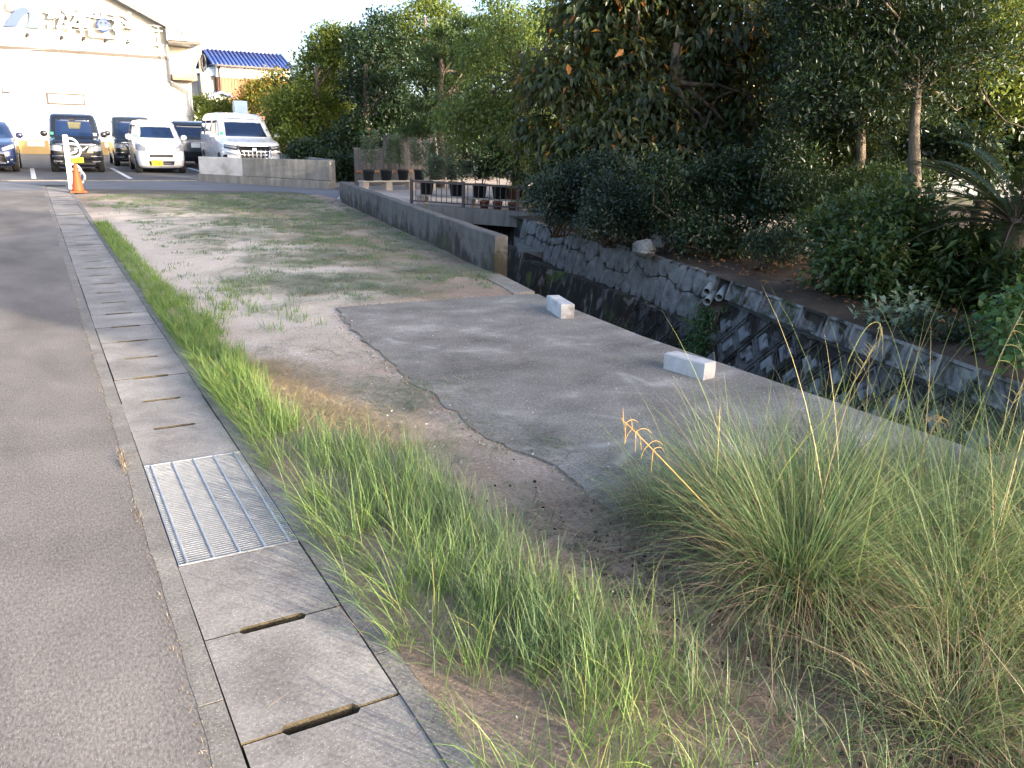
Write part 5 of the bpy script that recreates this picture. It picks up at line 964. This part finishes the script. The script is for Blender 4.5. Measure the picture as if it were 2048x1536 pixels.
shrub('hedge_shrub', 'dark blue green shrub in the middle above the stone wall', 1230, 11.8, ((1215, 400, 0.36), (1250, 380, 0.33), (1240, 440, 0.33), (1195, 450, 0.28), (1280, 420, 0.36), (1275, 465, 0.26), (1235, 350, 0.3), (1190, 340, 0.25)), 21000, 0.05, 0.024, 'leaf_bluish', clump=0.07)
shrub('hedge_shrub', 'dark shrub beside the two garden boulders', 1370, 11.0, ((1340, 400, 0.33), (1390, 385, 0.36), (1430, 430, 0.33), (1400, 470, 0.33), (1455, 395, 0.36), (1440, 480, 0.25), (1340, 450, 0.25), (1320, 355, 0.28), (1420, 360, 0.28), (1470, 345, 0.25), (1465, 490, 0.18)), 18000, 0.055, 0.028, 'leaf_dark', clump=0.08)
shrub('spreading_shrub', 'shrub on two bare stems beyond the pale garden path', 1500, 10.6, ((1490, 400, 0.33), (1540, 430, 0.33), (1580, 400, 0.36), (1520, 360, 0.3), (1590, 340, 0.28), (1550, 310, 0.25)), 14000, 0.055, 0.028, 'leaf_dark', clump=0.08)
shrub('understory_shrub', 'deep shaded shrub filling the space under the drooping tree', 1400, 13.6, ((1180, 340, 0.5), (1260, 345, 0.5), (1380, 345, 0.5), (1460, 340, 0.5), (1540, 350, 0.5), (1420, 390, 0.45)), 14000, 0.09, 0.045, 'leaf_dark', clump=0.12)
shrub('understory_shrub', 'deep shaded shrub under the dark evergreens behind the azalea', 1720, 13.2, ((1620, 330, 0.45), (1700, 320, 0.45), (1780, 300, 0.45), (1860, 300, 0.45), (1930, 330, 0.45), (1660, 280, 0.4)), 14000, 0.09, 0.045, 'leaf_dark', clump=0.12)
shrub('pruned_shrub', 'low cloud pruned shrub hovering over the bare garden soil', 1545, 9.8, ((1530, 490, (0.22, 0.22, 0.12)), (1575, 485, (0.24, 0.24, 0.13)), (1555, 505, (0.25, 0.25, 0.10))), 8000, 0.035, 0.018, 'leaf_dark', clump=0.05)
shrub('azalea_shrub', 'flat topped azalea hedge catching sun below the evergreen trunks', 1690, 10.9, ((1600, 405, (0.4, 0.4, 0.22)), (1670, 395, (0.45, 0.45, 0.22)), (1750, 375, (0.5, 0.5, 0.22)), (1640, 440, (0.4, 0.4, 0.25)), (1820, 370, (0.4, 0.4, 0.2))), 18000, 0.04, 0.02, 'leaf_mid', clump=0.07)
shrub('camellia_shrub', 'glossy green camellia bush above the diagonal block wall', 1740, 8.4, ((1700, 455, 0.33), (1775, 440, 0.33), (1720, 530, 0.36), (1800, 520, 0.33), (1675, 545, 0.26), (1760, 585, 0.28), (1690, 600, 0.2), (1820, 450, 0.28), (1800, 610, 0.26), (1850, 590, 0.28), (1650, 480, 0.25)), 10500, 0.075, 0.038, 'leaf_mid', clump=0.09, per=14)
shrub('rhododendron_shrub', 'bush with long pointed leaves in rosettes below the cycad', 1940, 7.9, ((1895, 510, 0.28), (1950, 545, 0.30), (1910, 590, 0.26), (2020, 510, 0.30), (2000, 590, 0.28), (1860, 560, 0.2), (1930, 640, 0.22), (1870, 640, 0.18), (1990, 640, 0.22), (2030, 560, 0.25), (2050, 610, 0.25)), 6600, 0.11, 0.034, 'leaf_mid', clump=0.07, per=9)
shrub('small_shrub', 'small pale leaved shrub leaning over the block wall coping', 1790, 7.4, ((1760, 635, 0.13), (1810, 625, 0.15), (1835, 650, 0.12)), 420, 0.075, 0.036, 'leaf_sage', clump=0.06, per=8)
shrub('ground_cover_shrub', 'low dark ground cover shrub creeping behind the coping under the long leaved bush', 1920, 7.0, ((1880, 665, 0.12), (1930, 680, 0.13), (1985, 695, 0.14), (1840, 655, 0.10)), 2600, 0.05, 0.024, 'leaf_dark', clump=0.05)
shrub('vine_plant', 'bright green leafy vine hanging over the bank at the right edge', 2035, 5.9, ((2015, 630, 0.16), (2040, 690, 0.18), (2050, 760, 0.18), (2000, 690, 0.13), (2070, 620, 0.2)), 1500, 0.06, 0.05, 'leaf_bright', clump=0.06, per=14, droop=0.2, fold=0.05)
shrub('dark_shrub', 'dark bushes at the foot of the trees behind the grey boundary wall', 660, 24.5, ((640, 340, 0.5), (690, 345, 0.45), (610, 320, 0.5)), 12000, 0.10, 0.05, 'leaf_dark', clump=0.12)
shrub('orange_shrub', 'sunlit shrub with orange and green leaves in front of the brown boards', 535, 40, ((520, 190, 0.8), (550, 175, 0.8), (535, 215, 0.9), (570, 200, 0.8), (500, 215, 0.6)), 11000, 0.13, 0.07, 'leaf_orange', clump=0.18)
shrub('garden_shrub', 'sunlit shrub below the annex roof beside the utility pole', 430, 42, ((405, 222, 0.7), (440, 225, 0.7), (465, 225, 0.6), (420, 240, 0.7)), 7000, 0.13, 0.07, 'leaf_sun', clump=0.18)
# unseen trees added up-sun of the plot to throw shade with the house
for k, (u_, v_, h, r) in enumerate(((9.6, -4.4, 5.2, 1.5), (7.2, -5.6, 4.7, 1.3), (13.2, -3.0, 3.7, 1.2))):
    c = pu*u_+pv*v_; bl = [(np.array((c[0]+rng.normal(0, r*0.45), c[1]+rng.normal(0, r*0.45), h-r+rng.normal(0, 0.6)-0.9*q)), (r*0.62, r*0.62, r*0.55)) for q in range(5)]
    tree('unseen_shade_tree', 'unseen broadleaf tree added for shade, %s' % ['second from the lane', 'nearest to the lane', 'farthest from the lane'][k], (c[0], c[1], 0), h-2.0, 0.16, bl, 5200, 0.13, 0.07, 'leaf_mid', group='unseen trees added for shade', clump=0.2)
# cycad: every frond a part
cb = dp(2030, 455, 7.6); Cy = thing('cycad_plant', 'dark cycad with long feathery fronds at the right edge', 'cycad', (cb[0], cb[1], 0.0))
MB().lathe([(0.10, 0), (0.12, 0.15), (0.11, max(cb[2], 0.3)), (0.08, max(cb[2], 0.3)+0.08)], 14).build('trunk', 'bark', Cy, True)
for k in range(34):
    az = k*2.4+random.gauss(0, 0.15); el = random.uniform(0.15, 1.25); Lf = random.uniform(0.95, 1.3); p = np.array((0.0, 0.0, max(cb[2], 0.3))); pts = [p.copy()]; th = el
    for q in range(10): p = p+np.array((math.cos(az)*math.cos(th), math.sin(az)*math.cos(th), math.sin(th)))*Lf/10; pts.append(p.copy()); th -= 0.10
    pts = np.array(pts); nl = 60; Pp, Dd = [], []
    for q in np.linspace(0.12, 0.99, nl):
        i_ = q*10; i0 = min(int(i_), 9); c0 = pts[i0]+(pts[i0+1]-pts[i0])*(i_-i0); t_ = (pts[i0+1]-pts[i0]); t_ /= np.linalg.norm(t_); sdv = np.cross(t_, (0, 0, 1.0)); sdv /= np.linalg.norm(sdv)
        for s in (-1, 1): Pp.append(c0); Dd.append(t_*0.75+sdv*s+np.array((0, 0, 0.25)))
    ll = 0.17*np.repeat(np.sin(np.linspace(0.5, 2.9, nl)), 2)+0.02
    fo = link('frond', leaf_mesh('fr', Pp, Dd, np.tile((0, 0, 1.0), (2*nl, 1)), ll, 0.011, 0.05, 0.05, np.clip(rng.normal(0.5, 0.2)+rng.normal(0, 0.05, 2*nl), 0, 1)), 'frond', Cy)
    MB().tube(list(pts[::2]), list(np.linspace(0.010, 0.002, 6)), 5).build('rachis', 'bark', fo)
# boulders
def boulder(label, px, py, d, r, sq):
    p = dp(px, py, d); u = np.linspace(0, math.pi, 9); V = []
    for a in u:
        for q in np.linspace(0, 2*math.pi, 14, endpoint=False):
            k = 1+0.10*math.sin(3*q+a*2)+0.08*math.cos(5*a+q)+rng.normal(0, 0.02); V.append((r*sq[0]*k*math.sin(a)*math.cos(q), r*sq[1]*k*math.sin(a)*math.sin(q), r*sq[2]*k*math.cos(a)))
    o = MB().add(V, [(i*14+j, i*14+(j+1) % 14, (i+1)*14+(j+1) % 14, (i+1)*14+j) for i in range(8) for j in range(14)]).build('boulder', 'rock', None, False); o.location = (p[0], p[1], r*sq[2]*0.7+0.02); o.rotation_euler = (0, 0.1, 0.7); tag(o, label, 'rock', 'boulders on the stone wall')
boulder('rounded pale boulder on top of the stone wall, lower of the two', 1290, 492, 11.0, 0.20, (1.0, 0.8, 0.6)); boulder('flat slab like boulder leaning behind the rounded one on the stone wall', 1325, 478, 11.6, 0.27, (1.1, 0.6, 0.55))
# fallen leaves and the plants on the canal bank
k = 1500; P = np.stack([rng.uniform(6.6, 10.5, k), rng.uniform(3.0, 11.5, k), np.zeros(k)], 1); P = P[P[:, 0] > np.array([fe(y) for y in P[:, 1]])+0.1]; P[:, 2] = 0.065; k = len(P)
tag(link('leaf_litter', leaf_mesh('ll', P, np.stack([rng.normal(size=k), rng.normal(size=k), rng.normal(0, 0.2, k)], 1), np.tile((0, 0, 1.0), (k, 1))+rng.normal(0, 0.3, (k, 3)), 0.07, 0.045), 'litter'), 'brown fallen leaves on the garden soil', 'leaf litter', kind='stuff')
k = 700; P = np.stack([6.62+rng.normal(0, 0.05, k), 6.95+rng.normal(0, 0.10, k), -0.30-rng.random(k)*0.7], 1); P[:, 0] -= (-P[:, 2]-0.3)*0.25
tag(link('fern_patch', leaf_mesh('fp', P, np.stack([-0.6+rng.normal(0, 0.4, k), rng.normal(0, 0.5, k), -0.3+rng.normal(0, 0.5, k)], 1), np.tile((-0.5, 0, 1.0), (k, 1)), 0.06, 0.02), 'leaf_bright'), 'green ferns hanging below the drain pipes', 'fern', kind='stuff')

# ================================================================== GRASS
def soilz(n_): return np.full(n_, 0.008)
def scatter(n_, x0, x1, y0, y1, dens):
    out = []
    while sum(len(o) for o in out) < n_:
        q = np.stack([rng.uniform(x0, x1, n_*2), rng.uniform(y0, y1, n_*2)], 1); keep = rng.random(len(q)) < dens(q[:, 0], q[:, 1]); out.append(q[keep])
    q = np.concatenate(out)[:n_]; return np.concatenate([q, soilz(n_)[:, None]], 1)
def patchy(x, y, s=4.0, ph=0.0): return 0.5+0.5*np.sin(s*x+1.3*np.sin(0.7*s*y+ph)+ph)*np.sin(0.8*s*y+1.7*np.sin(0.6*s*x+2*ph))
def tuftify(Bp, r, k):
    """pull blades together into tufts"""
    n_ = len(Bp); c = Bp[rng.integers(0, n_, max(n_//k, 1))]; i = rng.integers(0, len(c), n_); q = c[i].copy(); q[:, :2] += rng.normal(0, r, (n_, 2)); return q
def grass(name, label, Bp, H, lean, curl, Wd, mat, segs=4, az=None):
    n_ = len(Bp); A = rng.uniform(0, 2*math.pi, n_) if az is None else az
    if az is None and name in ('roadside_grass', 'verge_grass', 'short_grass'):
        e = (Bp[:, 0] < 0.93) & (rng.random(n_) < 0.75); A = np.where(e, math.pi+rng.normal(0, 0.7, n_), A); lean = np.where(e, lean+0.3, lean)
    return tag(link(name, blade_mesh(name, Bp, H, A, lean, curl, Wd, segs), mat), label, 'grass', kind='stuff')
bnd = lambda y: np.interp(y, [0.5, 1.3, 2.3, 3.3, 3.7, 4.0, 4.4, 5.0, 5.6, 6.6], [1.75, 1.65, 1.5, 1.52, 1.32, 1.12, 1.06, 1.10, 1.12, 1.05])
dA = lambda x, y: np.clip((bnd(y)-x)/0.35, 0, 1)*np.clip(0.25+patchy(x, y, 9, 0.5), 0.15, 1)*np.clip(1.25-0.35*(x-0.84)/0.5, 0.3, 1)
n_ = 3300; Bp = tuftify(scatter(n_, 0.765, 1.7, 0.6, 4.2, dA), 0.026, 14); Bp = Bp[Bp[:, 0] > 0.775]; n_ = len(Bp)
grass('roadside_grass', 'lush long green grass beside the drain in the foreground', Bp, rng.uniform(0.06, 0.33, n_)*np.interp(Bp[:, 1], [0.6, 1.6, 2.6, 3.8], [0.8, 0.95, 1.15, 0.95]), np.abs(rng.normal(0.22, 0.2, n_)), rng.uniform(0.2, 1.6, n_), rng.uniform(0.0015, 0.003, n_), 'grass_lush', 5)
n_ = 3600; Bp = tuftify(scatter(n_, 0.86, 1.7, 1.6, 3.9, lambda x, y: np.clip((bnd(y)-x)/0.3, 0, 1)*np.clip((x-1.0)/0.25, 0.05, 1)), 0.03, 12); Bp = Bp[Bp[:, 0] > 0.775]; n_ = len(Bp)
grass('meadow_grass', 'blue green finer grass on the soil side of the roadside strip', Bp, rng.uniform(0.09, 0.25, n_), np.abs(rng.normal(0.22, 0.16, n_)), rng.uniform(0.2, 1.1, n_), rng.uniform(0.0018, 0.0032, n_), 'grass_blue', 4)
n_ = 5200; Bp = tuftify(scatter(n_, 0.765, 1.3, 4.0, 6.8, lambda x, y: np.clip((bnd(y)+0.02-x)/0.12, 0, 1)*np.clip(0.4+patchy(x, y, 7, 1.5), 0.2, 1)), 0.02, 10); Bp = Bp[Bp[:, 0] > 0.775]; n_ = len(Bp)
grass('verge_grass', 'bright dense short grass along the drain in the sunlit stretch', Bp, rng.uniform(0.08, 0.21, n_)*np.interp(Bp[:, 1], [4, 5.5, 6.8], [1, 0.9, 0.6]), np.abs(rng.normal(0.25, 0.18, n_)), rng.uniform(0.2, 1.1, n_), rng.uniform(0.002, 0.0036, n_), 'grass_lush', 4)
n_ = 11000; Bp = tuftify(scatter(n_, 0.765, 2.1, 6.2, 14.5, lambda x, y: np.where(x < np.interp(y, [6, 9, 15], [1.15, 1.0, 0.95]), 1.0, 0.35*(y < 8.6)*(patchy(x, y, 3.2, 0.9) > 0.45)*np.clip((2.0-x), 0, 1))), 0.03, 12); Bp = Bp[Bp[:, 0] > 0.775]; n_ = len(Bp)
grass('short_grass', 'short grass fringe along the far part of the drain', Bp, rng.uniform(0.04, 0.12, n_), np.abs(rng.normal(0.3, 0.25, n_)), rng.uniform(0.1, 0.9, n_), rng.uniform(0.003, 0.006, n_), 'grass_lush', 3)
n_ = 1500; Bp = tuftify(scatter(n_, 0.9, 2.2, 0.7, 1.9, lambda x, y: np.clip(patchy(x, y, 8, 2.0), 0.05, 1)), 0.02, 8); n_ = len(Bp)
grass('sparse_grass', 'sparse thin grass on the soil at the bottom edge', Bp, rng.uniform(0.08, 0.24, n_), np.abs(rng.normal(0.3, 0.2, n_)), rng.uniform(0.2, 1.2, n_), rng.uniform(0.0016, 0.003, n_), 'grass_blue', 4)
# low turf and cut grass lying on the plot
n_ = 42000; Bp = tuftify(scatter(n_, 0.95, 5.6, 7.2, 20.2, lambda x, y: (x < np.interp(y, [7, 8, 17.7, 20.4], [4.1, 4.35, 5.7, 5.8]))*np.clip(patchy(x, y, 2.6, 0.3)*1.4-0.35+0.5*(y > 17)+0.25*(x > 2.6), 0.02, 1)*np.clip(0.25+(x-1.2)/2.0+1.0*(y > 16), 0.1, 1)), 0.05, 26); n_ = len(Bp); Bp[:, 2] = 0.012+0.012*rng.random(n_)
grass('turf', 'patchy low turf tufts over the plot', Bp, rng.uniform(0.02, 0.055, n_), rng.uniform(0.2, 1.35, n_), rng.uniform(0.0, 0.6, n_), rng.uniform(0.004, 0.008, n_), 'grass_blue', 2)
n_ = 27000; Bp = tuftify(scatter(n_, 1.6, 5.4, 7.0, 19.5, lambda x, y: (x < np.interp(y, [7, 8, 17.7, 20.4], [4.1, 4.35, 5.7, 5.8]))*np.clip(patchy(x, y, 1.9, 1.1)*1.5-0.5, 0.02, 1)*np.where(y < 8.6, 1.0, 0.45)), 0.07, 40); n_ = len(Bp); Bp[:, 2] = 0.024+rng.random(n_)*0.02
grass('cut_grass', 'pale cut grass lying in swathes across the plot', Bp, rng.uniform(0.06, 0.20, n_), rng.normal(1.45, 0.10, n_), 0.15, rng.uniform(0.003, 0.006, n_), 'clipping', 2, az=rng.normal(0.2, 0.6, n_)+math.pi*rng.integers(0, 2, n_))
n_ = 3400; Bp = tuftify(np.stack([rng.normal(1.62, 0.32, n_), rng.normal(4.2, 1.3, n_), np.full(n_, 0.02)], 1), 0.08, 30)
grass('cut_grass', 'thin cut grass scattered along the ragged edge of the concrete apron', Bp, rng.uniform(0.05, 0.18, n_), rng.normal(1.45, 0.1, n_), 0.15, rng.uniform(0.002, 0.004, n_), 'clipping', 2)
n_ = 5200; Bp = np.stack([rng.normal(1.25, 0.14, n_), rng.uniform(3.5, 5.4, n_), rng.uniform(0.012, 0.04, n_)], 1); Bp[:, 0] += (4.4-Bp[:, 1])*0.12
grass('straw', 'golden straw lying on the bare soil in a patch of sun', Bp, rng.uniform(0.03, 0.13, n_), rng.normal(1.42, 0.12, n_), 0.15, rng.uniform(0.002, 0.004, n_), 'straw', 2)
# tall clumps in the right foreground
gt, dt = [], []
for x, y, n_, H, r in ((2.12, 1.66, 1500, 0.70, 0.09), (2.10, 2.30, 420, 0.40, 0.09), (2.28, 2.12, 800, 0.62, 0.12), (2.45, 1.95, 800, 0.64, 0.12), (2.75, 2.0, 800, 0.62, 0.14), (3.05, 1.75, 800, 0.66, 0.14), (2.6, 1.45, 900, 0.66, 0.13), (2.35, 1.2, 700, 0.58, 0.13), (2.95, 1.2, 900, 0.70, 0.15), (3.4, 1.55, 700, 0.68, 0.15), (1.98, 1.0, 600, 0.32, 0.12), (2.45, 0.7, 700, 0.32, 0.15), (2.9, 0.55, 700, 0.32, 0.16), (3.5, 1.0, 600, 0.72, 0.16), (2.0, 0.45, 500, 0.32, 0.14)):
    off = rng.normal(0, r, (n_, 2)); az = np.arctan2(off[:, 1], off[:, 0])+rng.normal(0, 0.5, n_); rad = np.linalg.norm(off, axis=1)/r
    n_ = int(n_*0.95); off = off[:n_]; az = az[:n_]; rad = rad[:n_]; H *= 1.0; az = az+rng.normal(0, 0.7, n_)
    gt.append((np.stack([x+off[:, 0]*0.8, y+off[:, 1]*0.8, np.full(n_, 0.02)], 1), H*rng.uniform(0.4, 1.3, n_), az, np.clip(0.08+0.22*rad+np.abs(rng.normal(0, 0.16, n_)), 0, 1.2), rng.uniform(0.2, 2.4, n_), rng.uniform(0.0014, 0.0028, n_)))
    k = int(n_*1.0); off = rng.normal(0, r*1.25, (k, 2)); az = np.arctan2(off[:, 1], off[:, 0])+rng.normal(0, 0.6, k)
    dt.append((np.stack([x+off[:, 0]*0.6, y+off[:, 1]*0.6, np.full(k, 0.03)], 1), H*rng.uniform(0.35, 0.85, k), az, rng.uniform(0.35, 1.25, k), rng.uniform(0.5, 1.6, k), rng.uniform(0.0014, 0.003, k)))
def cat(L_): return [np.concatenate([a[i] for a in L_]) for i in range(6)]
Bp, H, az, le, cu, wd = cat(gt); grass('tall_grass', 'tall green arching grass clumps in the right foreground', Bp, H, le, cu, wd, 'grass_tall', 6, az)
Bp, H, az, le, cu, wd = cat(dt); grass('dry_grass', 'dead tan grass hanging round the tall clumps in the right foreground', Bp, H, le, cu, wd, 'grass_dry', 5, az)
n_ = 3000; Bp = tuftify(scatter(n_, 1.8, 3.3, 0.5, 1.5, lambda x, y: np.ones_like(x)), 0.05, 20)
grass('thatch', 'matted dead grass in the lower right corner', Bp, rng.uniform(0.15, 0.5, n_), rng.uniform(0.3, 1.3, n_), rng.uniform(0.3, 1.6, n_), rng.uniform(0.0015, 0.003, n_), 'grass_dry', 4)
n_ = 4200; Bp = np.stack([rng.normal(2.0, 0.42, n_), rng.uniform(0.7, 2.7, n_), rng.uniform(0.012, 0.05, n_)], 1)
grass('dead_stems', 'dead flattened stems on the soil round the tall grass', Bp, rng.uniform(0.05, 0.22, n_), rng.normal(1.4, 0.14, n_), 0.2, rng.uniform(0.0018, 0.0035, n_), 'grass_dry', 2)
n_ = 60; Bp = np.stack([rng.uniform(2.05, 3.4, n_), rng.uniform(1.15, 2.2, n_), np.full(n_, 0.03)], 1)
grass('grass_culms', 'thin straw coloured flowering culms standing above the tall grass', Bp, rng.uniform(0.7, 1.15, n_), np.abs(rng.normal(0.12, 0.14, n_)), rng.uniform(0.1, 1.0, n_), rng.uniform(0.003, 0.0045, n_), 'stalk_green', 7, rng.normal(0.3, 0.9, n_))
# weeds in the joint between road and drain
n_ = 1600; yy = np.concatenate([rng.normal(3.97, 0.06, 120), rng.normal(3.35, 0.05, 60), rng.uniform(1.0, 9, n_-180)]); Bp = np.stack([np.full(n_, 0.218)+rng.normal(0, 0.010, n_), yy, np.full(n_, 0.0)], 1)
grass('joint_weeds', 'tiny yellowish weeds in the joint between the road and the drain', Bp, rng.uniform(0.004, 0.02, n_)*np.where((np.abs(yy-3.97) < 0.15), 2.6, 1), rng.uniform(0.2, 1.4, n_), 0.5, rng.uniform(0.0012, 0.0022, n_), 'grass_dry', 2)
# single stalks
def stalk(label, pts, r0, mat, heads):
    P = [dp(*p) for p in pts]; t = thing('grass_stalk', label, 'grass stalk', tuple(P[0]), 0, 'tall flowering stalks above the grass'); o_ = np.array(P[0])
    fine = []; n2 = 24
    tt = np.linspace(0, len(P)-1, n2)
    for q in tt: i0 = min(int(q), len(P)-2); f_ = q-i0; fine.append(P[i0]*(1-f_)+P[i0+1]*f_-o_)
    fine = np.array(fine)
    for _ in range(3): fine[1:-1] = (fine[:-2]+2*fine[1:-1]+fine[2:])/4
    mb = MB(); mb.tube(list(fine), list(np.linspace(r0, r0*0.35, n2)), 6); me = mb.mesh('st'); setrnd(me, np.clip(np.linspace(0, 1, len(me.vertices)), 0, 1)); link('stem', me, mat, t, True)
    mb = MB()
    for q0, L_, dv, dr in heads:
        p = fine[int(q0*(n2-1))].copy(); d = RT*dv[0]+UP*dv[1]+FW*dv[2]; pts2 = [p.copy()]
        for _ in range(7): d = d/np.linalg.norm(d); p = p+d*L_/7; pts2.append(p.copy()); d = d+np.array((0, 0, -dr))
        mb.tube(pts2, list(np.linspace(r0*0.45, r0*0.2, 8)), 5)
    me = mb.mesh('hd'); setrnd(me, rng.random(len(me.vertices))*0.4+0.5); link('seed_head', me, mat, t)
R = random.uniform
stalk('golden stalk leaning left across the concrete apron with curled seed branches', [(1530, 1155, 2.85), (1420, 1020, 2.85), (1330, 925, 2.85), (1275, 868, 2.85), (1240, 835, 2.85)], 0.0036, 'stalk', [(q, R(0.05, 0.09), (R(-0.2, 0.6)*s, 0.5*s, R(-0.2, 0.2)), 0.30) for q in (0.62, 0.68, 0.74, 0.8, 0.86, 0.92, 0.96) for s in (1, -1)])
stalk('tall pale stalk arching over with a nodding head in front of the block wall', [(1600, 990, 3.3), (1635, 885, 3.3), (1675, 780, 3.3), (1705, 700, 3.3), (1730, 655, 3.3), (1752, 640, 3.3), (1764, 650, 3.3), (1762, 672, 3.3)], 0.0036, 'stalk_green', [(q, R(0.05, 0.10), (R(-0.3, 0.3), -0.6, 0), 0.35) for q in (0.84, 0.88, 0.9, 0.93, 0.96, 0.98)])
stalk('shorter stalk with a spiky ripe head beside the arching stalk', [(1610, 970, 3.3), (1655, 860, 3.3), (1700, 780, 3.3), (1730, 725, 3.3), (1748, 690, 3.3)], 0.0032, 'stalk_green', [(q, R(0.03, 0.06), (s*0.5, 0.7, 0), 0.05) for q in (0.65, 0.72, 0.78, 0.84, 0.9, 0.95, 0.98) for s in (1, -1)])
stalk('tallest stalk at the right edge, reaching over the vine', [(1890, 1010, 3.3), (1930, 895, 3.3), (1965, 800, 3.3), (2005, 700, 3.3), (2046, 622, 3.3)], 0.0038, 'stalk_green', [(q, R(0.08, 0.12), (0.6, 0.1, 0), 0.25) for q in (0.72, 0.8, 0.88, 0.95)])
stalk('green stalk at the right edge between the tallest one and the frame', [(1950, 1010, 3.2), (1985, 900, 3.2), (2015, 830, 3.2), (2046, 765, 3.2)], 0.0036, 'stalk_green', [(q, R(0.05, 0.08), (s*0.4, 0.5, 0), 0.1) for q in (0.8, 0.9) for s in (1, -1)])
stalk('upright green spike alone against the concrete apron', [(1428, 1000, 3.1), (1434, 930, 3.1), (1440, 812, 3.1)], 0.0038, 'stalk_green', [(q, 0.02, (s*0.2, 0.9, 0), 0.0) for q in (0.6, 0.7, 0.8, 0.9) for s in (1, -1)])
stalk('withered stalk with a drooping dead tuft before the canal', [(1810, 1000, 3.2), (1840, 920, 3.2), (1868, 850, 3.2), (1885, 832, 3.2)], 0.003, 'stalk', [(q, R(0.05, 0.09), (R(-0.6, 0.8), R(-0.4, 0.3), 0), 0.25) for q in (0.75, 0.8, 0.85, 0.9, 0.95, 0.98, 0.99)])
# chips along the apron edge, charcoal crumbs and pebbles
def crumbs(name, label, cat_, mat, P, smin, smax):
    V, Fc = [], []
    for p in P:
        s = R(smin, smax); k = len(V); a = R(0, 6.28)
        for j in range(4): V.append((p[0]+s*R(0.7, 1.2)*math.cos(a+j*1.57), p[1]+s*R(0.7, 1.2)*math.sin(a+j*1.57), p[2]-0.004))
        for j in range(4): V.append((p[0]+s*0.6*math.cos(a+0.3+j*1.57), p[1]+s*0.6*math.sin(a+0.3+j*1.57), p[2]+s*R(0.1, 0.5)))
        Fc += [(k+4, k+5, k+6, k+7)]+[(k+j, k+(j+1) % 4, k+4+(j+1) % 4, k+4+j) for j in range(4)]
    tag(MB().add(V, Fc).build(name, mat), label, cat_, kind='stuff')
E_ = [(x+random.gauss(0.02, 0.06), y+random.gauss(0, 0.05), 0.026) for x, y in left[8:] for _ in range(2 if y < 3.2 else (1 if random.random() < 0.4 else 0))]
crumbs('edge_chips', 'pale broken chips along the ragged apron edge', 'gravel', 'chip', E_, 0.003, 0.008)
crumbs('soil_crumbs', 'brown soil crumbs spilled over the apron edge', 'soil', 'crumb_soil', [(x+random.gauss(0.0, 0.05), y+random.gauss(0, 0.05), 0.017) for x, y in left[8:] for _ in range(10)]+[(R(2.2, 4.1), 6.93+random.gauss(0, 0.05), 0.017) for _ in range(160)], 0.002, 0.009)
crumbs('charcoal_crumbs', 'black charcoal crumbs on the soil before the tall grass', 'charcoal', 'charcoal', [(random.gauss(1.72, 0.2), random.gauss(1.95, 0.4), 0.018) for _ in range(260)], 0.003, 0.011)
crumbs('pebbles', 'small pale pebbles scattered on the apron and soil', 'gravel', 'chip', [(R(0.95, 1.9), R(1.0, 7.5), 0.026) for _ in range(260)]+[(R(2.1, 4.0), R(1.8, 6.6), 0.019) for _ in range(240)], 0.002, 0.006)
